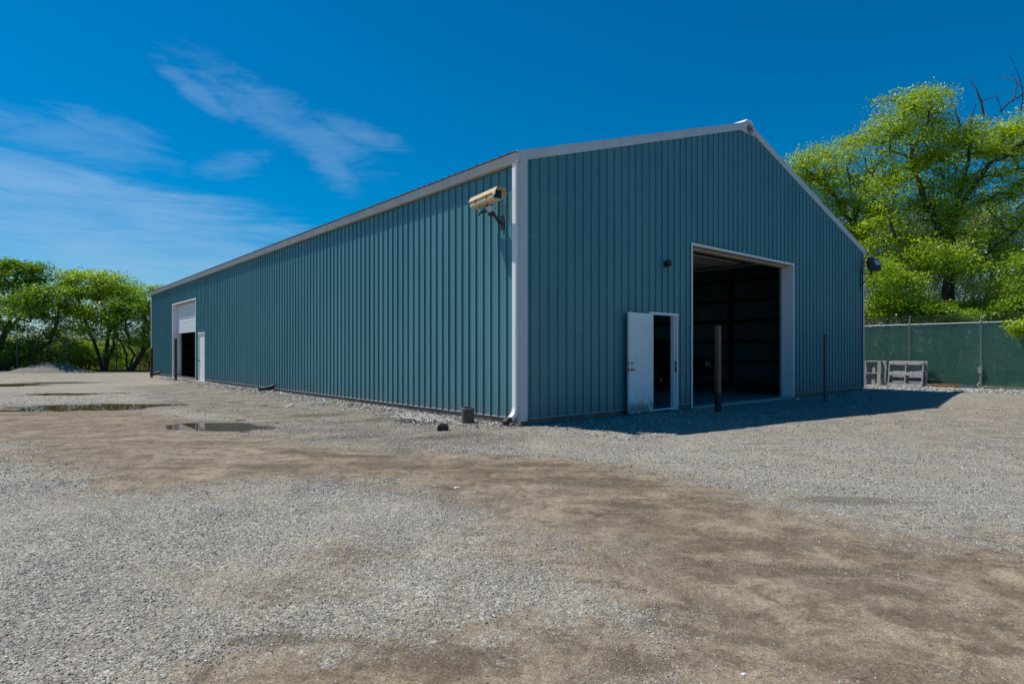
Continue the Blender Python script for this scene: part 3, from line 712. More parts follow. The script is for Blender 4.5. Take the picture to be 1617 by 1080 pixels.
# gable overhead door, rolled back flat under the roof
mb = MB()
for k in range(4): mb.box(GD[0], GD[1], 1.6+k*.6, 1.6+k*.6+.57, 4.0+k*.02, 4.05+k*.02)
for k in range(3): mb.box(GD[0]+.3, GD[1]-.3, 2.165+k*.6, 2.205+k*.6, 3.99+k*.02, 4.0+k*.02)
mb.build('overhead_door', pmat('dull_overhead_door', (.42, .40, .36), .6, var=.06), bld)
for x in (GD[0]+.02, GD[1]-.06): mb = MB(); mb.box(x, x+.05, .35, 4.6, 3.90, 3.95); mb.build('door_track', M_galv, bld)
# framing inside
for y in [2.4*k for k in range(1, 14)]:
    if y < LEN-.3:
        for x in (.06, WID-.20):
            if x < 1 and LD[0]-.2 < y < LD[1]+.1: continue
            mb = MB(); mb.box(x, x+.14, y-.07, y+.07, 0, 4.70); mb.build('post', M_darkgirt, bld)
        mb = MB(); mb.box(.06, WID-.06, y-.02, y+.02, 4.52, 4.66)
        nseg = 8
        for k in range(nseg):
            xa = .1+(WID-.2)*k/nseg; xb = .1+(WID-.2)*(k+1)/nseg; xm = (xa+xb)/2
            for p, q in ((xa, xm), (xm, xb)):
                za, zb = (4.6, rake(xm)-.15) if p == xa else (rake(xm)-.15, 4.6)
                mb.tube([(p, y, za), (q, y, zb)], .035, 4)
        mb.tube([(.1, y, 4.68), (WID/2, y, 7.0), (WID-.1, y, 4.68)], .06, 4)
        mb.build('truss', M_tan, bld)
for z in (.95, 1.75, 2.55, 3.35, 4.15):
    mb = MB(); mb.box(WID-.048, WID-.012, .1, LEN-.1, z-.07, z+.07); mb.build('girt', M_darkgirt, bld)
    mb = MB()
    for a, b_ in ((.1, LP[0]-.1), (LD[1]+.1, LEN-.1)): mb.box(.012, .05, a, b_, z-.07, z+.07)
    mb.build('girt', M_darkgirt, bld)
    mb = MB(); mb.box(.1, WID-.1, LEN-.05, LEN-.012, z-.07, z+.07); mb.build('girt', M_darkgirt, bld)
for k in range(1, 6):
    for sgn in (-1, 1):
        x = WID/2+sgn*(WID/2)*(k/6); z = 4.79+sl*min(x+.14, WID+.14-x)-.07
        mb = MB(); mb.box(x-.07, x+.07, .1, LEN-.1, z-.02, z+.02); mb.build('purlin', M_tan, bld)
mb = MB(); mb.box(.1, WID-.1, .1, LEN-.1, -.02, .030); mb.build('floor', pmat('packed_gravel_floor', (.16, .15, .14), .9, var=.4, scale=30, bump=.8, bscale=70), bld)
mb = MB(); mb.box(GD[0], GD[1], -.05, .10, -.1, .060); mb.build('threshold', M_conc, bld)
mb = MB(); mb.box(-.10, .10, LD[0]+.005, LD[1]-.005, -.1, .05); mb.build('threshold', pmat('tan_concrete', (.45, .36, .28), .85), bld)
mb = MB(); mb.box(-.35, -.005, 20.95, 21.9, -.08, .045); mb.build('door_step', M_conc, bld)

# ------------------------------------------------------------------ things fixed to the building
def bl(name, x, y, z, label, cat, group=None):
    p = b2w(x, y, z); return empty(name, p, ANG, label, cat, group)
# beige camera housing on a black wall arm. Local frame: x = away from the long wall's inside, -x = out
cr = bl('security_camera', 0, .52, 3.66, 'beige box security camera on a black arm, mounted high beside the corner trim', 'security camera')
mb = MB(); mb.box(-.032, -.022, -.06, .06, -.13, .13); mb.tube([(-.032, 0, -.02), (-.12, .0, .02), (-.25, .02, .18), (-.36, .03, .27)], [.030, .030, .028, .026], 8)
arm = mb.build('wall_bracket', M_blackmetal, cr, bevel=.004)
mb = MB(); mb.tube([(-.06, 0, .42), (-.03, 0, .42), (-.03, -.02, .05)], .008, 6); mb.tube([(-.34, .03, .37), (-.2, .0, .39), (-.06, 0, .40)], .012, 6); mb.tube([(-.42, .18, .33), (-.40, .16, .20), (-.33, .08, .16), (-.2, .04, .1)], .007, 6)
mb.build('cable', M_dark, cr)
pv = Matrix.Translation((-.30, .02, .21)) @ Matrix.Rotation(ANG, 4, 'Z').inverted() @ Matrix.Rotation(R(90), 4, 'X')
mb = MB(); mb.lathe([(.058, -.03), (.062, -.02), (.062, .03), (.055, .045), (.004, .047)], pv, 24); mb.build('pivot', M_greydisc, cr, smooth=True)
mb = MB(); mb.tube([(-.32, .05, .19), (-.36, .16, .17), (-.38, .22, .15)], .022, 8); mb.tube([(-.27, -.0, .16), (-.30, .03, .09)], .034, 10); mb.tube([(-.38, .22, .15), (-.385, .23, .11)], .012, 8); mb.build('adjuster', M_blackmetal, cr)
hd = empty('camera_housing', (0, 0, 0)); hd.parent = cr
# housing frame: +x forward; placed and aimed
hd.location = (-.36, .02, .385); 
HM = Matrix.Rotation(R(-56-40.5), 4, 'Z') @ Matrix.Rotation(R(-1), 4, 'Y') @ Matrix.Scale(1.13, 4)
hd.scale = (1.17, 1.17, 1.17)
hd.rotation_euler = HM.to_euler()
mb = MB()
sec = [(-.085, -.055), (-.060, -.085), (.060, -.085), (.085, -.055), (.085, .012), (-.085, .012)]
F = Matrix(((0, 0, 1, 0), (1, 0, 0, 0), (0, 1, 0, 0), (0, 0, 0, 1)))  # prism z-> x
mb.prism(sec, -.38, .30, F)
body_ = mb.build('housing', M_beige, hd, bevel=.006)
mb = MB(); sec2 = [(-.098, .0125), (-.098, -.004), (-.101, -.004), (-.101, .014), (-.066, .086), (.066, .086), (.101, .014), (.101, -.004), (.098, -.004), (.098, .0125)]
mb.prism([(-.101, .013), (-.066, .086), (.066, .086), (.101, .013)], -.39, .302, F)
# visor: thin shell ahead of the window
vis = [(-.101, -.03), (-.101, .013), (-.066, .086), (.066, .086), (.101, .013), (.101, -.03), (.097, -.03), (.097, .012), (.064, .082), (-.064, .082), (-.097, .012), (-.097, -.03)]
mb.prism(vis, .303, .385, F)
mb.build('hood', M_beige, hd)
mb = MB(); mb.prism([(-.062, -.062), (.062, -.062), (.062, .06), (-.062, .06)], .303, .307, F); mb.build('window', M_glassdark, hd)
for s_, xx in ((-1, -.22), (-1, .10), (1, -.22), (1, .10)):
    mb = MB(); mb.box(xx, xx+.03, s_*.086 if s_ > 0 else -.094, .094 if s_ > 0 else -.086, -.03, .03)
    mb.build('clasp', pmat('dark_brass', (.22, .16, .07), .4, metal=.5), hd)

# small dark round wall lamp on the gable
lr = bl('wall_lamp', 4.19, 0, 3.21, 'small dark round lamp between the entry door and the big gable doorway', 'wall lamp')
mb = MB(); mb.box(-.05, .05, -.045, -.022, -.03, .09); mb.build('back_plate', M_blackmetal, lr)
Mk = Matrix.Translation((0, -.045, .035)) @ Matrix.Rotation(R(78), 4, 'X')
mb = MB(); mb.lathe([(.03, 0), (.068, .02), (.074, .07), (.070, .10), (.055, .102), (.01, .09)], Mk, 20); mb.build('lamp_body', pmat('dark_brown_metal', (.035, .028, .03), .4), lr, smooth=True)
mb = MB(); mb.lathe([(.02, -.0), (.03, -.02), (.012, -.06)], Matrix.Translation((0.01, -.11, -.06)), 12); mb.build('sensor', pmat('grey_plastic', (.25, .27, .28), .5), lr, smooth=True)

# floodlight pair on a bracket past the far corner of the gable
fr = bl('floodlight', 15.22, 0, 3.98, 'black twin floodlight on a strut bracket at the far gable corner', 'floodlight')
mb = MB()
mb.tube([(0, -.03, .05), (.18, -.14, .0), (.42, -.22, -.03)], .014, 6); mb.tube([(.0, -.03, -.42), (.2, -.14, -.2), (.42, -.22, -.03)], .016, 6)
mb.box(-.02, .02, -.032, -.022, -.55, .12); mb.tube([(.40, -.21, -.03), (.42, -.22, .10)], .03, 8)
mb.build('wall_bracket', M_blackmetal, fr)
for i, (dx, a) in enumerate(((.36, 20), (.74, -25))):
    M4 = Matrix.Translation((dx, -.24+.05*i, .32)) @ Matrix.Scale(1.35, 4) @ Matrix.Rotation(R(a), 4, 'Z') @ Matrix.Rotation(R(-12), 4, 'X')
    mb = MB(); mb.box(-.13, .13, -.07, .07, -.17 + .03*i, .17, M4); mb.box(-.10, .10, .07, .11, -.10, .10, M4)
    lb = mb.build('lamp_head', M_dark, fr, bevel=.012)
    mb = MB(); mb.box(-.10, .10, -.076, -.071, -.02 if i else -.13, .13, M4); mb.build('lens', pmat('pale_lens_glass', (.30, .45, .52), .12) if i else M_glassdark, lb)
mb = MB(); mb.tube([(.42, -.22, .10), (.55, -.2, .09), (.66, -.19, .12)], .02, 6); mb.build('crossbar', M_blackmetal, fr)

# ------------------------------------------------------------------ posts standing in the yard
def gz(x, y): return float(height(np.array([x]), np.array([y]))[0])
def bollard(px, py, hgt, kind, label, name='bollard'):
    x, y = gp(px, py); r = empty(name, (x, y, gz(x, y)), R(25), label, 'post')
    mb = MB()
    if kind == 'beam':
        for s_ in (-1, 1): mb.box(-.046, .046, s_*.042-.004, s_*.042+.004, -.3, hgt)
        mb.box(-.004, .004, -.0375, .0375, -.3, hgt-.002)
        mb.build('shaft', M_rust, r)
        mb = MB()
        for s_ in (-1, 1): mb.box(-.049, .049, s_*.042-.0065, s_*.042+.0065, -.02, .42)
        mb.build('rusted_foot', M_rustdark, r)
    elif kind == 'channel':
        for k in range(int(hgt/.05)): 
            z = k*.05; mb.box(-.04, -.012, -.004, .0, z, z+.05); mb.box(.012, .04, -.004, 0, z, z+.05); mb.box(-.0121, .0121, -.0038, -.0002, z+.022, z+.05)
        mb.box(-.045, -.040, -.004, .04, -.2, hgt); mb.box(.040, .045, -.004, .04, -.2, hgt)
        mb.box(-.044, .044, -.0042, .0002, -.2, 0.0); mb.box(-.065, -.0455, .036, .040, -.2, hgt); mb.box(.0455, .065, .036, .040, -.2, hgt)
        mb.build('shaft', M_galvdark, r)
    else:
        mb.lathe([(.055, -.3), (.055, hgt-.02), (.045, hgt), (.01, hgt+.012)], None, 14); mb.build('shaft', M_rustdark, r, smooth=True)
        mb = MB(); mb.lathe([(.062, -.02), (.060, .10)], None, 14); mb.build('collar', M_rust, r)
    return r
bollard(1134, 652, 1.87, 'beam', 'rusty steel beam post standing in front of the big gable doorway')
bollard(1305, 634, 1.80, 'channel', 'thin blue grey perforated post right of the gable doorway')
bollard(277.5, 602.5, 1.90, 'pipe', 'dark rusty pipe post in front of the far side doorway')
bollard(239.5, 597.5, 1.50, 'pipe', 'dark rusty pipe post at the far corner of the long wall')

# ------------------------------------------------------------------ small things at the foot of the wall
x, y = gp(739, 671)
pr_ = []; z = 0
while z < .27:
    pr_ += [(.112, z), (.122, z+.009), (.122, z+.017), (.112, z+.026)]; z += .032
mb = MB(); mb.lathe([(.100, .02)]+[(.112, 0)]+pr_+[(.112, z), (.100, z), (.099, .06)], None, 28)
o = mb.build('pipe_stub', M_plasticpipe, smooth=True); o.location = (x, y, gz(x, y)-.01); o.rotation_euler = (R(2), R(-3), .4)
tag(o, 'short brown corrugated pipe standing upright beside the wall near the downspout', 'pipe')
x, y = gp(699, 679); mb = MB()
mb.prism([(-.10, -.06), (.085, -.07), (.10, .05), (-.07, .07)], 0, .10); mb.prism([(-.07, -.04), (.06, -.05), (.08, .03), (-.05, .05)], .10, .125)
o = mb.build('rubber_block', pmat('black_rubber_block', (.018, .016, .015), .7, bump=.5), bevel=.012); o.location = (x, y, gz(x, y)-.01); o.rotation_euler = (R(4), R(6), R(10))
tag(o, 'black rubber block on the gravel left of the corrugated pipe', 'block')
# tangled pile of dry sticks
x, y = gp(655, 664); r = random.Random(4); mb = MB()
for k in range(90):
    a = r.gauss(R(130), .45); L = r.uniform(.15, .5); cx_, cy_ = r.gauss(0, .36), r.gauss(0, .16)
    px_ = cx_*math.cos(R(128))-cy_*math.sin(R(128)); py_ = cx_*math.sin(R(128))+cy_*math.cos(R(128))
    z0 = r.uniform(.005, .05)
    P0 = Vector((px_-L*math.cos(a), py_-L*math.sin(a), z0)); P2 = Vector((px_+L*math.cos(a), py_+L*math.sin(a), r.uniform(.005, .05)))
    Pm = (P0+P2)/2+Vector((r.gauss(0, .04), r.gauss(0, .04), r.uniform(.0, .07)))
    mb.tube([P0, Pm, P2], [.008, .011, .006], 5)
o = mb.build('stick_pile', pmat('dry_grey_twigs', (.42, .40, .36), .9, var=.3, scale=20)); o.location = (x, y, gz(x, y)+.015)
tag(o, 'flat tangle of dry grey sticks on the gravel along the long wall', 'sticks')
x, y = gp(498, 640); r_ = empty('marker_stake', (x, y, gz(x, y)+.035), R(38), 'thin white marker stake with a yellow tip lying near the long wall', 'stake')
mb = MB(); mb.tube([(-.55, 0, .012), (.42, 0, .03)], .014, 8); mb.build('shaft', M_white, r_)
mb = MB(); mb.tube([(.42, 0, .03), (.56, 0, .033)], .016, 8); mb.build('tip', pmat('yellow_plastic', (.65, .50, .05), .5), r_)
mb = MB(); mb.prism([(-.62, -.05), (-.53, -.055), (-.52, .05), (-.6, .06)], -.02, .035); mb.build('head', M_white, r_, bevel=.012)
for (px, py, lab) in ((447, 619, 'black plastic drain elbow at the middle of the long wall'), (243, 594.5, 'black plastic drain elbow at the far end of the long wall')):
    X, Y = gp(px, py); bx, by = w2b(X, Y)
    o = empty('drain_elbow', b2w(-.26, by, gz(X, Y)+.07), ANG, lab, 'drain pipe')
    mb = MB(); mb.tube([(.20, 0, .12), (.10, 0, .07), (-.06, 0, .03), (-.26, .02, .0)], [.07, .075, .08, .085], 10); mb.build('elbow', M_dark, o, smooth=True)
    mb = MB(); mb.lathe([(.096, 0), (.096, .05)], Matrix.Translation((-.27, .02, 0)) @ Matrix.Rotation(R(90), 4, 'Y'), 12); mb.build('collar', M_dark, o)
# flat stone by the open door
def rock(px, py, sx, sy, sz, label, seed, mat=M_stone, rz=0):
    r = random.Random(seed); x, y = gp(px, py); mb = MB()
    import bmesh
    bm = bmesh.new(); bmesh.ops.create_icosphere(bm, subdivisions=3, radius=1)
    for v in bm.verts:
        n = v.co.copy(); k = 1+.22*math.sin(3.1*n.x+seed)*math.cos(2.7*n.y+seed)+.12*math.sin(7*n.z+5*n.x+seed)+r.uniform(-.05, .05)
        v.co = Vector((n.x*sx*k, n.y*sy*k, n.z*sz*k))
    me = bpy.data.meshes.new('rock'); bm.to_mesh(me); bm.free(); me.materials.append(mat)
    o = link(bpy.data.objects.new('rock', me)); o.location = (x, y, gz(x, y)+sz*.25); o.rotation_euler = (0, 0, rz)
    return tag(o, label, 'rock')
rock(1032, 664, .22, .08, .055, 'flat brown rock in the shade below the open entry door', 3, pmat('brown_rock', (.28, .23, .19), .9, bump=.4), R(-20))
rock(1258, 631, .09, .07, .07, 'pale rock at the foot of the gable right of the doorway', 5)
rock(721, 769, .024, .015, .011, 'small white stone alone on the gravel in mid yard', 8, pmat('white_stone', (.75, .74, .70), .8))
rock(1174, 1066, .011, .007, .005, 'small white stone on the dirt at the bottom edge', 9, MATS['white_stone'])
rock(455, 642, .05, .04, .035, 'small white stone left of the marker stake', 12, MATS['white_stone'])

# ------------------------------------------------------------------ gravel mound, far left
mx_, my_ = gp(72, 590); mx_, my_ = -30.6, 40.2
gx = np.linspace(-3.4, 3.4, 90); gy = np.linspace(-2.8, 2.8, 70); GX, GY = np.meshgrid(gx, gy)
rr = np.sqrt((GX/2.75)**2+(GY/2.2)**2); GZ = .98*np.clip(1-rr, -.12, 1)**.9 if False else .98*np.clip(1.12-np.sqrt(rr**2+.05)*1.08, -.15, 1)
GZ = GZ*.78+.34*(vnoise(GX*1.1+4, GY*1.1+7, 31, 4)-.5)*(GZ > -.1)+.05*(vnoise(GX*5+4, GY*5+7, 32, 3)-.5)-.05
i = np.arange(GX.size).reshape(GX.shape)
o = np_mesh('gravel_mound', np.stack([GX.ravel(), GY.ravel(), GZ.ravel()], 1), np.stack([i[:-1, :-1].ravel(), i[:-1, 1:].ravel(), i[1:, 1:].ravel(), i[1:, :-1].ravel()], 1),
            pmat('mound_gravel', (.17, .155, .135), .95, var=.3, scale=22, bump=1., bscale=60), smooth=True)
o.location = (mx_, my_, 0); tag(o, 'low heap of grey gravel in front of the far left fence', 'gravel heap')

# ------------------------------------------------------------------ fences
def rib_bar(V, F, p, q, r):
    """thin 3-sided wire"""
    d = (q-p).normalized(); up = Vector((0, 0, 1)) if abs(d.z) < .95 else Vector((1, 0, 0))
    a = d.cross(up).normalized(); b_ = a.cross(d)
    k = len(V)
    for c_ in (p, q):
        for j in range(3): V.append(c_+(a*math.cos(j*2.094)+b_*math.sin(j*2.094))*r)
    for j in range(3): F.append((k+j, k+(j+1) % 3, k+3+(j+1) % 3, k+3+j))
def chainlink(root, u0, u1, z0, z1, pitch, r, mat, yoff=0.):
    V = []; F = []; h = z1-z0; n = int((u1-u0+h)/pitch)+1
    for s_ in (-1, 1):
        for k in range(n+1):
            c_ = u0-h*(s_ > 0)+k*pitch if s_ > 0 else u0+k*pitch
            a, b_ = Vector((c_, yoff+s_*r*.8, z0)), Vector((c_+s_*h, yoff+s_*r*.8, z1))
            for _ in (0, 1):
                if a.x > b_.x: a, b_ = b_, a
                if b_.x <= u0 or a.x >= u1: a = None; break
                if a.x < u0: a = a+(b_-a)*((u0-a.x)/(b_.x-a.x))
                if b_.x > u1: b_ = a+(b_-a)*((u1-a.x)/(b_.x-a.x))
            if a is not None: rib_bar(V, F, a, b_, r)
    mb = MB(); mb.add(V, F); return mb.build('chain_mesh', mat, root)
M_wire = pmat('fence_wire', (.15, .29, .24), .5, metal=.4, var=.1)
M_wiredark = pmat('dark_fence_wire', (.06, .065, .07), .6, metal=.2, var=.1)
# right: privacy fence parallel to the long wall, 4.6 m beyond the building. local x = along (towards camera = -)
rf = empty('privacy_fence', b2w(20.1, 0, 0), ANG+R(90), 'galvanised chain link fence with dark green privacy screen behind the pallets', 'fence')
FH = 2.40; U0, U1 = -9.0, 13.6
pts = [-.04+2.25*k for k in range(-4, 7)]
for u in pts:
    mb = MB(); mb.lathe([(.034, -.2), (.034, FH+.03), (.038, FH+.035), (.03, FH+.07), (.005, FH+.08)], Matrix.Translation((u, .05, 0)), 12)
    o = mb.build('post', M_galv, rf, smooth=True)
    mb = MB(); mb.tube([(u, .05, FH+.05), (u+.0, -.10, FH+.33)], .016, 5); mb.build('barb_arm', M_galvdark, o)
mb = MB(); mb.tube([(U0, .05, FH-.01), (U1, .05, FH-.01)], .024, 8); mb.build('top_rail', M_galv, rf)
for k in range(3):
    mb = MB(); P_ = [(u, .05-.045-.045*k, FH+.13+.085*k-(.012 if j % 2 else 0)) for j, u in enumerate(np.linspace(U0, U1, 41))]
    mb.tube(P_, .004, 4)
    for u in np.arange(U0, U1, .14):
        mb.box(u-.002, u+.002, P_[0][1]-.018, P_[0][1]+.018, P_[0][2]-.012, P_[0][2]+.012)
    mb.build('barbed_wire', M_wiredark, rf)
chainlink(rf, U0, U1, .06, FH-.02, .085, .0046, M_wire, .085)
sm = bpy.data.materials.new('green_privacy_fabric'); sm.use_nodes = True; t = NT(sm.node_tree); t.n.clear()
v = t.new('ShaderNodeTexCoord').outputs['Object']
n0 = t.noise(v, 1.4, 6, .65); n9 = t.noise(v, 11, 5, .7)
c = t.mix(t.smooth(n0, .3, .7), (.006, .085, .062), (.014, .145, .105))
c = t.mix(t.math('MULTIPLY', t.smooth(n9, .53, .70), .65), c, (.09, .27, .15))
df_ = t.new('ShaderNodeBsdfPrincipled', {'Base Color': c, 'Roughness': .6})
wv = t.new('ShaderNodeTexWave', {'Vector': v, 'Scale': 40.}); bmp = t.new('ShaderNodeBump', {'Strength': .3, 'Distance': .003, 'Height': wv.outputs[1]}); t.put(df_.inputs['Normal'], bmp.outputs[0])
tl = t.new('ShaderNodeBsdfTranslucent', {'Color': c}); tp = t.new('ShaderNodeBsdfTransparent')
m1 = t.new('ShaderNodeMixShader', {0: .3, 1: df_.outputs[0], 2: tl.outputs[0]})
m2 = t.new('ShaderNodeMixShader', {0: t.math('MULTIPLY', t.smooth(t.noise(v, 2.3, 6, .7), .42, .66), .30), 1: m1.outputs[0], 2: tp.outputs[0]})
t.new('ShaderNodeOutputMaterial', {0: m2.outputs[0]})
us = np.linspace(U0, U1, 360); zs_ = np.linspace(.12, FH-.06, 22); UU, ZZ = np.meshgrid(us, zs_)
YY = .02+.05*(vnoise(UU*1.2, ZZ*1.3, 41, 4)-.5)+.008*np.sin(UU*9+2*np.sin(ZZ*2))*vnoise(UU*.5, ZZ*.2, 43, 2)*2
ZZ = ZZ+np.where(ZZ < .13, .05*(vnoise(UU*1.7, ZZ, 42, 3)-.5), 0)
i = np.arange(UU.size).reshape(UU.shape)
V1 = np.stack([UU.ravel(), YY.ravel(), ZZ.ravel()], 1)
np_mesh('privacy_screen', V1, np.stack([i[:-1, :-1].ravel(), i[:-1, 1:].ravel(), i[1:, 1:].ravel(), i[1:, :-1].ravel()], 1), sm, rf, smooth=True)
# conduit box at the foot of the near post
cb = empty('conduit_box', b2w(20.1-.12, -2.29, 0), ANG, 'small grey conduit box strapped to the fence post right of the pallets', 'junction box')
mb = MB(); mb.box(-.05, .03, -.06, .06, .55, .78); mb.build('box', M_galv, cb, bevel=.006)
mb = MB(); mb.tube([(-.01, 0, .55), (-.02, .0, .25), (-.10, .16, 0)], .016, 8); mb.tube([(-.01, -.03, .55), (-.01, -.03, -.05)], .016, 8); mb.build('conduit', M_galv, cb)

# left: plain chain link fence with barbed wire, beyond the mound
lf = empty('chain_fence', (-39.5, 43.6, 0), R(3), 'tall dark chain link fence with barbed wire behind the gravel heap', 'fence')
L0, L1 = 0., 34.; LH = 2.25
for k in range(11):
    u = .45+3.45*k
    mb = MB(); mb.lathe([(.045, -.3), (.045, LH+.06), (.004, LH+.09)], Matrix.Translation((u, 0, 0)), 8); o = mb.build('post', M_galvdark, lf)
    mb = MB(); mb.tube([(u, 0, LH+.05), (u+.0, -.25, LH+.36)], .018, 5); mb.build('barb_arm', M_galvdark, o)
for k in range(3):
    mb = MB(); mb.tube([(L0, -.07-.08*k, LH+.13+.10*k), ((L0+L1)/2, -.07-.08*k, LH+.11+.10*k), (L1, -.07-.08*k, LH+.13+.10*k)], .008, 4); mb.build('barbed_wire', M_wiredark, lf)
mb = MB(); mb.tube([(L0, 0, LH), (L1, 0, LH)], .022, 6); mb.build('top_rail', M_galvdark, lf)
chainlink(lf, L0, L1, .03, LH-.02, .16, .0035, M_wiredark, .03)

# ------------------------------------------------------------------ pallets leaning on the privacy fence
def make_pallet(label, vertical=False):
    r = empty('pallet', (0, 0, 0), 0, label, 'pallet', 'weathered pallets leaning against the privacy fence')
    W, Hh = 1.16, 1.0                       # x along, z up, y depth (0 front .. .14 back)
    def bx(name, a, b_, c_, d_, e, f, j=.004):
        mb = MB(); mb.box(a, b_, c_, d_, e, f); o = mb.build(name, M_palletwood, r, bevel=.004)
        o.rotation_euler = (0, random.uniform(-j, j)*2, 0); return o
    n = 3
    if not vertical:
        for k, z in enumerate((0, .44, .87)): bx('board', -W/2, W/2, 0, .018, z, z+(.13 if k != 1 else .14))
        for k in range(6): bx('board', -W/2, W/2, .118, .136, .0+k*.175, .0+k*.175+.11)
        for x in (-W/2, -.02, W/2-.04): bx('stringer', x, x+.04, .0185, .1175, 0, Hh)
    else:
        for k, x in enumerate((-W/2, -.05, W/2-.12)): bx('board', x, x+.12, 0, .018, 0, Hh)
        for k in range(6): bx('board', -W/2+k*.21, -W/2+k*.21+.11, .118, .136, 0, Hh)
        for z in (0, .48, Hh-.04): bx('stringer', -W/2, W/2, .0185, .1175, z, z+.04)
    return r
def place_pallet(r, s, tt, rz, lean):
    p = b2w(s, tt, 0); r.location = (p.x, p.y, gz(p.x, p.y)); r.rotation_euler = Vector((R(-lean), 0, ANG-R(90)+R(rz)))
# -90: board faces look along -local x of the building (towards the yard)
p1 = make_pallet('outer grey pallet of the right hand pair, three broad boards facing the yard')
place_pallet(p1, 19.42, -.06, 2, 13)
p2 = copy_tree(p1); p2['label'] = 'inner pallet of the right hand pair, hidden behind another against the fence'; place_pallet(p2, 19.58, -.14, -1, 11)
p3 = make_pallet('outer grey pallet with upright boards in the pair nearest the building', True); place_pallet(p3, 19.35, 1.35, 9, 12)
p4 = copy_tree(p3); p4['label'] = 'inner pallet with upright boards, between the fence and its pair nearest the building'; place_pallet(p4, 19.55, 1.22, 3, 10)
# old timber and a tray on the ground by the fence
p = b2w(19.75, -1.35); mb = MB(); mb.box(-.45, .45, -.045, .045, 0, .14); mb.box(-.30, .38, .05, .14, 0, .10)
o = mb.build('timber_offcut', pmat('rotting_brown_timber', (.20, .11, .055), .9, var=.3, bump=.4), bevel=.008); o.location = (p.x, p.y, gz(p.x, p.y)); o.rotation_euler = (0, 0, ANG+R(90)+R(3))
tag(o, 'brown timber offcut lying along the fence right of the pallets', 'timber')
p = b2w(19.75, -2.0); mb = MB(); mb.box(-.2, .2, -.1, .1, 0, .03); mb.box(-.22, .22, -.12, -.1, 0, .11); mb.box(-.22, .22, .1, .12, 0, .11); mb.box(-.22, -.2, -.1, .1, 0, .11); mb.box(.2, .22, -.1, .1, 0, .11); mb.box(-.05, .05, -.1, .1, .06, .09)
o = mb.build('metal_tray', pmat('dull_blue_metal', (.12, .16, .19), .45, metal=.4)); o.location = (p.x, p.y, gz(p.x, p.y)+.02); o.rotation_euler = (0, R(4), ANG+R(90))
tag(o, 'small blue grey metal tray on the ground left of the conduit box', 'tray')

# ------------------------------------------------------------------ vehicles inside
def vehicle(name, loc, rz, prof, cab, W, wheels, paint, label, cat, front_x):
    """side profile (x forward, z) extruded across W; cab = greenhouse profile"""
    r = empty(name, loc, rz, label, cat)
    def body(pf, w0, w1, nm, mat, par):
        mb = MB(); n = len(pf); cz = min(p[1] for p in pf); tz = max(p[1] for p in pf)
        vs = []
        for s_ in (-1, 1):
            for x, z in pf:
                k = (z-cz)/(tz-cz+1e-6); vs.append((x, s_*(w0+(w1-w0)*k)/2, z))
        mb.add(vs, [tuple(range(n)), tuple(range(n, 2*n))[::-1]]+[(k, k+n, (k+1) % n+n, (k+1) % n) for k in range(n)])
        return mb.build(nm, mat, par, bevel=.03)
    bo = body(prof, W, W-.06, 'body', paint, r)
    ca_ = body(cab, W-.08, W-.40, 'cab', paint, r)
    mb = MB(); cx_ = [p[0] for p in cab]; cz_ = [p[1] for p in cab]; x0, x1, z0, z1 = min(cx_), max(cx_), min(cz_), max(cz_)
    xm = (x0+x1)/2
    for s_ in (-1, 1):
        for a, b_ in ((x0+.22, xm-.04), (xm+.04, x1-.45)):
            ya, yb = s_*((W-.08)/2-.02), s_*((W-.40)/2+.018)
            mb.add([(a, ya, z0+.07), (b_+.12, ya, z0+.07), (b_, yb, z1-.10), (a+.03, yb, z1-.10)], [(0, 1, 2, 3)])
    fx = sorted([p for p in cab], key=lambda p: -p[0])[:2]; fb = min(fx, key=lambda p: p[1]); ft = [p for p in cab if p[1] > z1-.02]; ft = max(ft, key=lambda p: p[0])
    dd = .035
    mb.add([(fb[0]+dd-.05, -(W-.3)/2, fb[1]+.05), (fb[0]+dd-.05, (W-.3)/2, fb[1]+.05), (ft[0]+dd+.03, (W-.55)/2, ft[1]-.06), (ft[0]+dd+.03, -(W-.55)/2, ft[1]-.06)], [(0, 1, 2, 3)])
    mb.build('window', M_glassdark, ca_)
    for wx_ in wheels:
        for s_ in (-1, 1):
            Mw = Matrix.Translation((wx_, s_*(W/2-.11), .38)) @ Matrix.Rotation(R(90*s_), 4, 'X')
            mb = MB(); mb.lathe([(.20, -.10), (.34, -.12), (.38, -.08), (.38, .08), (.34, .12), (.24, .12)], Mw, 26)
            wo_ = mb.build('wheel', M_rubber, r, smooth=True)
            mb = MB(); mb.lathe([(.22, .121), (.23, .135), (.20, .13), (.12, .10), (.06, .125), (.01, .13)], Mw @ Matrix.Rotation(math.pi, 4, 'X') if False else Mw @ Matrix.Diagonal((1, 1, -1, 1)), 20); mb.build('rim', M_chrome, wo_, smooth=True)
    mb = MB(); mb.box(front_x, front_x+.14, -W/2+.02, W/2-.02, .50, .68); mb.build('bumper', M_chrome, r, bevel=.03)
    mb = MB(); mb.box(front_x+.01, front_x+.05, -W/2+.42, W/2-.42, .74, 1.0); mb.build('grille', M_dark, r, bevel=.01)
    for s_ in (-1, 1):
        mb = MB(); mb.box(front_x+.01, front_x+.05, s_*(W/2-.24)-.15, s_*(W/2-.24)+.15, .78, .96); mb.build('headlight', pmat('lamp_glass', (.5, .5, .5), .1), r, bevel=.02)
    return r
pf = [(-2.7, .55), (-1.95, .52), (-1.85, .80), (-1.2, .80), (-1.1, .48), (1.15, .48), (1.25, .80), (1.95, .80), (2.05, .50), (2.45, .52), (2.5, 1.02), (2.35, 1.12), (1.1, 1.18), (-2.7, 1.18)]
cabp = [(-.95, 1.15), (1.35, 1.15), (.65, 1.72), (.45, 1.78), (-.75, 1.78), (-.95, 1.70)]
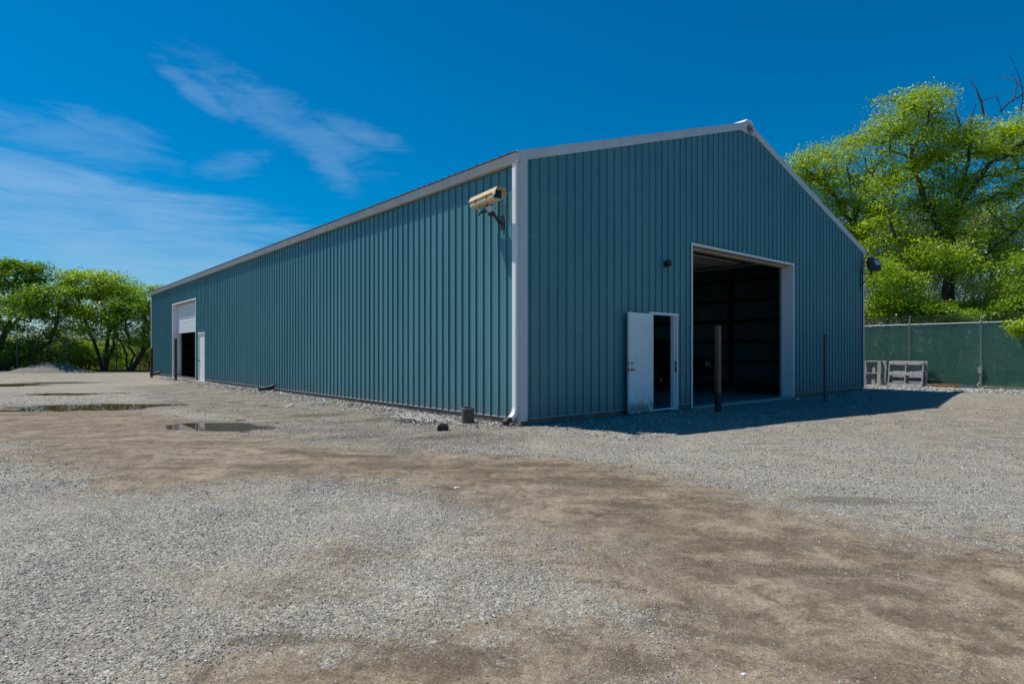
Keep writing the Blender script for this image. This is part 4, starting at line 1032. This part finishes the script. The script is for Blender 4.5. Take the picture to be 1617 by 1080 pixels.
p = b2w(11.6, 6.5, .03)
vehicle('pickup_truck', p, ANG-R(90), pf, cabp, 1.95, (-1.55, 1.6), M_carpaint, 'dark pickup truck parked in the unlit barn, seen through the gable doorways', 'pickup truck', 2.5)
pf2 = [(-2.4, .45), (-1.9, .42), (-1.8, .78), (-1.1, .78), (-1.0, .42), (1.05, .42), (1.15, .78), (1.85, .78), (1.95, .45), (2.35, .5), (2.4, .95), (2.15, 1.25), (1.5, 1.35), (-2.4, 1.35)]
cab2 = [(-2.38, 1.33), (1.75, 1.33), (1.1, 1.95), (.8, 2.08), (-2.2, 2.08), (-2.36, 1.95)]
p = b2w(3.3, 22.3, .03)
vehicle('van', p, R(-90)+ANG+R(180), pf2, cab2, 1.9, (-1.45, 1.5), M_whitepaint, 'white van in the dark behind the far side doorway', 'van', 2.4)

# ------------------------------------------------------------------ trees
def leaf_mat(name, dark, light, trans=.5):
    m = bpy.data.materials.new(name); m.use_nodes = True; t = NT(m.node_tree); t.n.clear()
    a = t.new('ShaderNodeAttribute', attribute_name='tint').outputs['Fac']
    n = t.noise(t.new('ShaderNodeNewGeometry').outputs['Position'], .9, 3, .6)
    f = t.math('ADD', t.math('MULTIPLY', a, .7), t.math('MULTIPLY', n, .45))
    c = t.ramp(f, [(.15, dark), (.85, light)])
    d = t.new('ShaderNodeBsdfDiffuse', {'Color': c}); tr = t.new('ShaderNodeBsdfTranslucent', {'Color': t.mix(1., c, (1.15, 1.1, .5), 'MULTIPLY')})
    gl = t.new('ShaderNodeBsdfGlossy', {'Color': (1, 1, 1, 1), 'Roughness': .45})
    m1 = t.new('ShaderNodeMixShader', {0: trans, 1: d.outputs[0], 2: tr.outputs[0]}); m2 = t.new('ShaderNodeMixShader', {0: .035, 1: m1.outputs[0], 2: gl.outputs[0]})
    t.new('ShaderNodeOutputMaterial', {0: m2.outputs[0]}); return m
M_leafY = leaf_mat('spring_leaves_yellow_green', (.13, .235, .012), (.47, .63, .020))
M_leafG = leaf_mat('spring_leaves_green', (.09, .19, .012), (.33, .53, .022))
M_leafD = leaf_mat('underbrush_leaves', (.13, .19, .020), (.36, .44, .04))
M_leafB = leaf_mat('last_years_dry_leaves', (.15, .125, .075), (.38, .33, .22), .2)
M_bark = pmat('dark_bark', (.055, .043, .033), .95, var=.35, scale=6, bump=.6, bscale=25, streak=True)
M_twig = pmat('grey_brown_twigs', (.15, .125, .10), .95, var=.35, scale=6)

M_leafE = leaf_mat('dark_green_leaves', (.055, .125, .012), (.24, .43, .02))  # deeper green leaf colour for the tree at the left edge

def tubes(P0, P1, R0, R1, n=5):
    d = P1-P0; L = np.linalg.norm(d, axis=1, keepdims=True)+1e-9; d = d/L
    P0 = P0-d*R0[:, None]*.3
    up = np.where(np.abs(d[:, 2:3]) < .9, np.array([[0, 0, 1.]]), np.array([[1., 0, 0]]))
    a = np.cross(d, up); a /= np.linalg.norm(a, axis=1, keepdims=True); b_ = np.cross(a, d)
    an = np.arange(n)*2*np.pi/n; ring = a[:, None]*np.cos(an)[None, :, None]+b_[:, None]*np.sin(an)[None, :, None]
    V = np.concatenate([P0[:, None]+ring*R0[:, None, None], P1[:, None]+ring*R1[:, None, None]], 1)
    j = np.arange(n); f = np.stack([j, (j+1) % n, (j+1) % n+n, j+n], 1)
    F = (f[None]+(2*n*np.arange(len(P0)))[:, None, None]).reshape(-1, 4)
    return V.reshape(-1, 3), F
def grow(stems, attr, step, rg, wig=.12):
    """branch skeleton from stem polylines out to the attractor points"""
    N = []; par = []
    for st in stems:
        prev = -1
        if N:
            dd = np.linalg.norm(np.array(N)-np.array(st[0], float), axis=1); jn = int(np.argmin(dd))
            if dd[jn] < 1.3: prev = jn; st = [N[jn]]+list(st[1:])
        first = prev
        for a, b_ in zip(st[:-1], st[1:]):
            a, b_ = np.array(a, float), np.array(b_, float); k = max(2, int(np.linalg.norm(b_-a)/step))
            for i in range(k+1):
                if prev >= 0 and i == 0: continue  # joined to the limb it springs from
                q = a+(b_-a)*i/k+rg.normal(0, wig*.25, 3)*(i > 0)
                N.append(q); par.append(prev); prev = len(N)-1
    nst = len(N); arr = np.zeros((200000, 3)); arr[:nst] = N; cnt = nst
    base = arr[0].copy()
    d0 = np.array([np.min(np.linalg.norm(arr[:nst]-p, axis=1)) for p in attr]); tips = []
    for ix in np.argsort(d0):
        p = attr[ix]; dv = p-arr[:cnt]; dist = np.linalg.norm(dv, axis=1)
        cost = dist*(1+.9*np.clip(-dv[:, 2]/(dist+1e-6), 0, 1))
        cost[:max(1, nst//6)] += 2.5*(nst > 12)
        j = int(np.argmin(cost)); q = arr[j].copy(); D = dist[j]; k = max(1, int(D/step)); prev = j
        sag = rg.normal(0, wig, 3)*min(1, D)
        for i in range(1, k+1):
            f = i/k; nq = q+(p-q)*f+sag*math.sin(math.pi*f)+np.array([0, 0, .10*D*math.sin(math.pi*f)])+rg.normal(0, .035, 3)*(i < k)
            arr[cnt] = nq; par.append(prev); prev = cnt; cnt += 1
        tips.append(prev)
    arr = arr[:cnt]; par = np.array(par)
    w_ = np.zeros(cnt)
    for tt in tips: w_[tt] += 1
    for i in range(cnt-1, -1, -1):
        if par[i] >= 0: w_[par[i]] += w_[i]
    return arr, par, np.maximum(w_, 1), tips
def leaves(P, n_per, spread, size, rg, flat=.45, aspect=.5, droop=0.):
    n = len(P)*n_per
    C = np.repeat(P, n_per, 0)+np.clip(rg.normal(0, 1, (n, 3)), -1.55, 1.55)*np.array([spread, spread, spread*flat])
    C[:, 2] -= droop*np.abs(rg.normal(0, 1, n))
    u = rg.normal(0, 1, (n, 3)); u[:, 2] *= .5; u /= np.linalg.norm(u, axis=1, keepdims=True)
    nn_ = rg.normal(0, .75, (n, 3))+np.array([0, 0, 1.]); v = np.cross(nn_, u); v /= np.linalg.norm(v, axis=1, keepdims=True)
    s = size*rg.uniform(.55, 1.25, n)[:, None]
    V = np.stack([C-u*s, C+v*s*aspect, C+u*s, C-v*s*aspect], 1).reshape(-1, 3)
    F = np.arange(4*n).reshape(-1, 4)
    ctint = np.repeat(rg.rand(len(P)), n_per)*.6+rg.rand(n)*.4
    return V, F, np.repeat(ctint, 4)
def blobs_pts(blobs, rg, shell=.45):
    out = []
    for (c, r, n) in blobs:
        d = rg.normal(0, 1, (n, 3)); d /= np.linalg.norm(d, axis=1, keepdims=True)
        rad = (shell+(1-shell)*rg.rand(n))**.6
        out.append(np.array(c)+d*rad[:, None]*np.array(r))
    return np.concatenate(out)
def tree(name, label, cat, base, stems, blobs, mats, rtrunk, seed, n_per=45, spread=.35, size=.075, step=.45, group=None, tip_r=.012, flat=.45, bare=None, wig=.15, droop=0., pw=.5, leafless_frac=0.):
    rg = np.random.RandomState(seed); B = np.array(base, float)
    r = empty(name, base, 0, label, cat, group)
    A_ = blobs_pts(blobs, rg)-B; st = [[np.array(q)-B for q in s] for s in stems]
    arr, par, w_, tips = grow(st, A_, step, rg, wig)
    rad = tip_r*w_**pw; rad = np.minimum(rad*(rtrunk/rad.max()) if rad.max() > rtrunk else rad, rtrunk)
    rad = np.maximum(rad, tip_r*.8)
    # flare the first bits of the stems
    k = np.where(par >= 0)[0]; r0 = rad[par[k]]; r1 = rad[k]; r0 = np.minimum(r0, r1*1.5+.01)
    V, F = tubes(arr[par[k]], arr[k], r0, r1, 6)
    o = np_mesh('trunk', V, F, mats[1], r, smooth=True)
    if bare is not None:
        
        for bq in bare: V, F = bare_branches([bq], rg, B); np_mesh('dead_branch', V, F, mats[1], r)
    # leaf clusters at tips and on the last shoots
    tp = arr[tips]; tp = tp[rg.rand(len(tp)) >= leafless_frac]
    par_t = [par[q] for q in tips]; mid = arr[[p_ if p_ >= 0 else q for p_, q in zip(par_t, tips)]]
    C = np.concatenate([tp, mid[rg.rand(len(mid)) < .6]])
    V, F, T = leaves(C, n_per, spread, size, rg, flat, droop=droop)
    # twigs inside each cluster
    m = len(tp); k3 = 3; e = np.repeat(tp, k3, 0)+rg.normal(0, 1, (m*k3, 3))*np.array([spread, spread, spread*flat])*1.1
    Vt, Ft = tubes(np.repeat(tp, k3, 0), e, np.full(m*k3, tip_r*.55), np.full(m*k3, tip_r*.25), 3)
    nv = len(V); Va = np.concatenate([V, Vt]); Fa = np.concatenate([F, Ft+nv]); mi = np.concatenate([np.zeros(len(F)), np.ones(len(Ft))])
    np_mesh('crown', Va, Fa, [mats[0], mats[1]], r, attrs={'tint': np.concatenate([T, np.zeros(len(Vt))])}, mi=mi)
    return r
def bare_branches(list_, rg, B):
    P0 = []; P1 = []; a = []; b_ = []
    def go(p, d, L, r, depth):
        n = 4; q = p
        for i in range(n):
            d = d+rg.normal(0, .13, 3); d /= np.linalg.norm(d); q2 = q+d*L/n; P0.append(q); P1.append(q2); a.append(r*(1-i/n*.5)); b_.append(r*(1-(i+1)/n*.5)); q = q2
            if depth > 0 and i > 0 and rg.rand() < .75: go(q, d+rg.normal(0, .55, 3), L*.45, r*.45, depth-1)
    for p, d, L, r, dep in list_: go(np.array(p, float)-B, np.array(d, float)/np.linalg.norm(d), L, r, dep)
    return tubes(np.array(P0), np.array(P1), np.array(a), np.array(b_), 5)
def at(px, py, Y): return np.array([(px-808.5)/961*Y, Y, H+(557-py)/961*Y])
def bb(px, py, Y, rx, rz, n, ry=None):
    """crown lobe: photo place, distance, radii in photo px"""
    k = Y/961; return (at(px, py, Y), (rx*k, (ry if ry else (rx+rz)/2)*k, rz*k), n)

# right: big spreading spring tree behind the fence
D = 31.
tree('locust_tree', 'tallest yellow green tree behind the privacy fence with dead tops', 'tree', at(1502, 612, D)*np.array([1, 1, 0]),
     [[at(1502, 595, D), at(1500, 500, D), at(1498, 440, D), at(1494, 395, D)], [at(1496, 410, D), at(1508, 350, D+.3), at(1525, 270, D), at(1534, 215, D)], [at(1496, 400, D), at(1470, 340, D-.6), at(1448, 280, D), at(1432, 200, D+.4)],
      [at(1503, 330, D), at(1560, 262, D-.8), at(1620, 225, D-.5), at(1680, 190, D)], [at(1499, 430, D), at(1420, 380, D-1), at(1390, 330, D-1.5)], [at(1499, 450, D), at(1560, 400, D-1), at(1625, 345, D-1)]],
     [bb(1428, 178, D, 52, 40, 34), bb(1395, 205, D, 38, 28, 18), bb(1462, 165, D, 36, 26, 18), bb(1440, 235, D, 62, 30, 30), bb(1500, 205, D, 42, 26, 20), bb(1420, 300, D, 52, 36, 34), bb(1455, 350, D, 55, 40, 34),
      bb(1520, 255, D, 60, 38, 36), bb(1580, 225, D, 52, 34, 30), bb(1640, 215, D, 60, 50, 30), bb(1560, 300, D, 52, 30, 20), bb(1500, 320, D, 42, 34, 22), bb(1400, 375, D, 38, 40, 30), bb(1545, 390, D, 45, 30, 16), bb(1610, 380, D, 50, 42, 26),
      bb(1650, 300, D, 40, 50, 20), bb(1545, 225, D+1, 50, 30, 24), bb(1605, 285, D+1.5, 40, 34, 20), bb(1485, 395, D-2.2, 34, 26, 18), bb(1520, 430, D-2.2, 34, 24, 14), bb(1470, 270, D+1, 40, 34, 22), bb(1570, 350, D+2, 50, 30, 20), bb(1425, 425, D, 42, 36, 30), bb(1600, 440, D, 40, 40, 22), bb(1530, 350, D, 60, 40, 16)],
     (M_leafY, M_bark), .27, 3, n_per=72, spread=.44, size=.074, step=.5, flat=.38,
     bare=[(at(1531, 235, D), (.05, 0, 1), 1.5, .075, 1), (at(1553, 185, D), (.12, 0, 1), 1.6, .07, 1), (at(1516, 200, D), (.0, 0, 1), 1.2, .05, 1), (at(1580, 175, D), (.8, 0, .75), 2.4, .05, 2), (at(1600, 160, D), (.2, 0, 1), 1.3, .035, 2), (at(1582, 180, D), (-.1, 0, 1), 1.2, .02, 1), (at(1612, 175, D), (-.15, 0, 1), 2.0, .03, 2), (at(1545, 215, D), (.25, 0, 1), 1.3, .03, 2), (at(1605, 330, D), (.6, 0, .4), 2.5, .04, 2), (at(1560, 330, D), (.5, 0, -.7), 3, .03, 2)], wig=.22)
D = 33.5
tree('locust_tree', 'smaller yellow green tree rising behind the right slope of the roof', 'tree', at(1352, 600, D)*np.array([1, 1, 0]),
     [[at(1352, 590, D), at(1352, 420, D), at(1350, 330, D), at(1338, 265, D)], [at(1351, 350, D), at(1366, 290, D), at(1371, 235, D)], [at(1351, 360, D), at(1310, 300, D), at(1270, 265, D)]],
     [bb(1295, 258, D, 46, 32, 26), bb(1330, 232, D, 30, 22, 14), bb(1265, 262, D, 28, 22, 12), bb(1320, 295, D, 50, 34, 30), bb(1345, 340, D, 42, 34, 30), bb(1385, 285, D, 34, 30, 18), bb(1290, 300, D, 34, 26, 16), bb(1370, 380, D, 40, 34, 26), bb(1375, 330, D, 30, 26, 14)],
     (M_leafY, M_bark), .2, 9, n_per=72, spread=.44, size=.074, step=.5, flat=.4, bare=[(at(1366, 300, D), (.08, 0, 1), 2.8, .06, 1), (at(1330, 290, D), (-.3, 0, 1), 2.2, .05, 2)], wig=.2)
# thicket behind the right fence
for i, (px, py, D, bl_, ml, lab) in enumerate([
    (1400, 470, 28, [(1390, 440, 42, 34, 34), (1412, 480, 44, 22, 34), (1380, 485, 36, 24, 24), (1428, 455, 26, 26, 18)], M_leafY, 'bright leafy sapling just past the far gable corner, behind the fence'),
    (1475, 490, 27.5, [(1460, 486, 30, 14, 22), (1500, 497, 40, 10, 20), (1440, 494, 34, 14, 22)], M_leafG, 'low green bush left of the big trunk behind the fence'),
    (1560, 490, 29, [(1555, 470, 44, 28, 20), (1590, 488, 40, 18, 26), (1530, 492, 36, 14, 22)], M_leafD, 'dull olive bush right of the big trunk behind the fence'),
    (1615, 460, 27, [(1610, 440, 30, 50, 34), (1640, 480, 40, 40, 34), (1600, 490, 30, 18, 24)], M_leafG, 'bright green bush at the right edge behind the fence')]):
    tree('bush', lab, 'bush', at(px, 600, D)*np.array([1, 1, 0]), [[at(px, 596, D), at(px, 520, D), at(px+6, 480, D)], [at(px+2, 596, D), at(px+26, 500, D)], [at(px-2, 596, D), at(px-28, 490, D)]],
         [bb(a, b_, D, c_, d_, n) for a, b_, c_, d_, n in bl_], (ml, M_twig), .07, 60+i, n_per=70, spread=.33, size=.07, step=.4, group='bushes behind the privacy fence', tip_r=.008)
# branch reaching in from the right, in front of the screen
D = 20.8
bx_, by_, _ = at(1700, 600, D)
tree('maple_sapling', 'sapling outside the right edge with a bright branch hanging over the fence', 'tree', (bx_, by_, 0), [[(bx_, by_, 0), at(1690, 500, D), at(1660, 440, D), at(1640, 400, D)], [at(1668, 450, D), at(1630, 495, D), at(1605, 512, D)]],
     [bb(1607, 514, D, 20, 7, 10), bb(1616, 528, D, 12, 6, 7), bb(1650, 480, D, 40, 40, 20), bb(1680, 420, D, 60, 50, 26)], (M_leafY, M_bark), .09, 77, n_per=40, spread=.14, size=.055, step=.3, tip_r=.007)

# left trees beyond the chain fence
D = 45.
tree('shade_tree', 'dark green leaning tree at the left edge behind the fence', 'tree', at(2, 588, D)*np.array([1, 1, 0]),
     [[at(2, 590, D), at(-6, 560, D), at(12, 520, D), at(22, 470, D), at(25, 440, D)], [at(4, 545, D), at(-30, 500, D), at(-50, 450, D)], [at(5, 585, D), at(30, 565, D), at(60, 555, D), at(80, 540, D)], [at(12, 520, D), at(45, 490, D), at(70, 455, D)]],
     [bb(25, 432, D, 38, 20, 30), bb(60, 432, D, 25, 18, 18), bb(-20, 440, D, 40, 24, 24), bb(20, 465, D, 50, 24, 34), bb(55, 480, D, 34, 26, 26), bb(-40, 490, D, 40, 40, 26), bb(20, 505, D, 50, 24, 26), bb(60, 525, D, 32, 18, 14), bb(40, 478, D-4, 28, 15, 20, 22), bb(62, 462, D-4, 22, 12, 12, 22), bb(78, 470, D-2.5, 26, 20, 14, 50), bb(50, 500, D-2.5, 24, 16, 10, 40), bb(10, 540, D, 30, 16, 14), bb(40, 560, D, 26, 16, 14), bb(-15, 565, D, 26, 18, 12), bb(5, 420, D, 20, 12, 10)],
     (M_leafE, M_bark), .27, 21, n_per=70, spread=.42, size=.10, step=.6, tip_r=.016, wig=.25)
tree('willow_tree', 'round yellow green many stemmed tree left of the building', 'tree', at(168, 588, D)*np.array([1, 1, 0]),
     [[at(165, 590, D), at(160, 570, D), at(148, 540, D), at(135, 505, D), at(125, 470, D)], [at(167, 590, D), at(168, 560, D), at(172, 520, D), at(160, 470, D)], [at(166, 574, D), at(178, 545, D), at(185, 500, D)], [at(160, 568, D), at(140, 560, D), at(120, 545, D)]],
     [bb(140, 455, D, 38, 26, 34), bb(175, 450, D, 42, 22, 32), bb(115, 470, D, 24, 30, 22), bb(205, 475, D, 30, 28, 26), bb(160, 485, D, 55, 26, 38), bb(120, 510, D, 34, 20, 20), bb(170, 520, D, 50, 16, 18), bb(112, 440, D, 16, 12, 8), bb(132, 548, D+.8, 26, 14, 10), bb(190, 560, D+.8, 20, 14, 8)],
     (M_leafY, M_bark), .2, 23, n_per=78, spread=.42, size=.095, step=.6, tip_r=.014, wig=.2)
D = 43.8
tree('shade_tree', 'green tree with fanning dark trunks against the far building corner', 'tree', at(215, 588, D)*np.array([1, 1, 0]),
     [[at(205, 590, D), at(198, 560, D), at(186, 530, D), at(176, 500, D)], [at(212, 590, D), at(210, 560, D), at(200, 520, D), at(196, 480, D)], [at(216, 590, D), at(222, 555, D), at(228, 510, D), at(236, 480, D)], [at(219, 590, D), at(226, 560, D), at(245, 530, D), at(262, 505, D)]],
     [bb(205, 490, D, 34, 22, 28), bb(230, 500, D, 26, 26, 24), bb(180, 510, D, 24, 16, 14), bb(250, 520, D, 30, 26, 20), bb(215, 530, D, 32, 14, 12), bb(212, 468, D, 24, 18, 14), bb(236, 556, D+1, 20, 16, 8), bb(252, 470, D, 20, 20, 12)],
     (M_leafG, M_bark), .2, 27, n_per=62, spread=.4, size=.09, step=.6, tip_r=.014, wig=.2)
for i, (px, D, bl_, ml, lab) in enumerate([
    (90, 46, [(85, 545, 30, 26, 30), (110, 560, 26, 18, 22), (60, 560, 26, 20, 20)], M_leafD, 'olive bush behind the gravel heap'),
    (135, 47, [(130, 560, 30, 18, 26), (150, 575, 24, 10, 20), (185, 570, 26, 14, 22)], M_leafY, 'low yellow green bush between the gravel heap and the far corner'),
    (235, 48, [(225, 560, 26, 22, 26), (250, 550, 24, 28, 22)], M_leafD, 'olive bush behind the far building corner'),
    (30, 47, [(25, 565, 30, 18, 24), (-10, 555, 30, 24, 22)], M_leafD, 'olive bush behind the leaning tree at the left edge')]):
    tree('bush', lab, 'bush', at(px, 590, D)*np.array([1, 1, 0]), [[at(px, 592, D), at(px, 570, D), at(px+4, 550, D)], [at(px+2, 592, D), at(px+16, 560, D)], [at(px-2, 592, D), at(px-16, 556, D)]],
         [bb(a, b_, D, c_, d_, n) for a, b_, c_, d_, n in bl_], (ml, M_twig), .08, 90+i, n_per=60, spread=.45, size=.085, step=.5, group='bushes beyond the chain fence', tip_r=.012)

# distant woodland: leaf clumps that read as one mass
def woodland(name, pts, mat, n_per, spread, size, seed, label):
    rg = np.random.RandomState(seed); V, F, T = leaves(pts, n_per, spread, size, rg, .7)
    m = len(pts)*6; a = np.repeat(pts, 6, 0)+rg.normal(0, 1, (m, 3))*spread*.8; b_ = a+rg.normal(0, 1, (m, 3))*np.array([.3, .3, .9]); 
    Vt, Ft = tubes(a, b_, np.full(m, .022), np.full(m, .008), 3)
    return tag(np_mesh(name, np.concatenate([V, Vt]), np.concatenate([F, Ft+len(V)]), [mat, M_twig], attrs={'tint': np.concatenate([T, np.zeros(len(Vt))])}, mi=np.concatenate([np.zeros(len(F)), np.ones(len(Ft))])),
               label, 'woodland', kind='stuff')
rg = np.random.RandomState(5)
n = 1500; u = rg.rand(n); X = 13+u*32; Y = 40+rg.rand(n)*9-(X-15)*.25; top = 8.2+2.6*vnoise(X*.3, X*0+1, 7, 3)
woodland('underbrush', np.stack([X, Y, rg.rand(n)**.8*top], 1), M_leafB, 40, .6, .095, 1, 'tangled brown and olive underbrush behind the privacy fence')
n = 1500; X = 13+rg.rand(n)*32; Y = 38+rg.rand(n)*9-(X-15)*.2; top = 8.5+3.5*vnoise(X*.35, X*0+3, 9, 3)
woodland('woodland', np.stack([X, Y, 1+rg.rand(n)**.8*top], 1), M_leafG, 44, .5, .085, 2, 'mass of sparse green spring foliage behind the privacy fence')
n = 1400; X = -95+rg.rand(n)*90; Y = 88+rg.rand(n)*14; top = 3.4+3.2*vnoise(X*.12, X*0+3, 12, 3)
woodland('woodland', np.stack([X, Y, -2+rg.rand(n)**.8*top], 1), M_leafD, 50, 1.1, .22, 3, 'low distant treeline seen through the left fence')
n = 260; X = -42+rg.rand(n)*30; Y = 49+rg.rand(n)*5; top = 1.5+1.2*vnoise(X*.3, X*0+3, 13, 3)
woodland('underbrush', np.stack([X, Y, -.3+rg.rand(n)*top], 1), M_leafD, 60, .5, .09, 4, 'low yellow green scrub beyond the chain link fence')
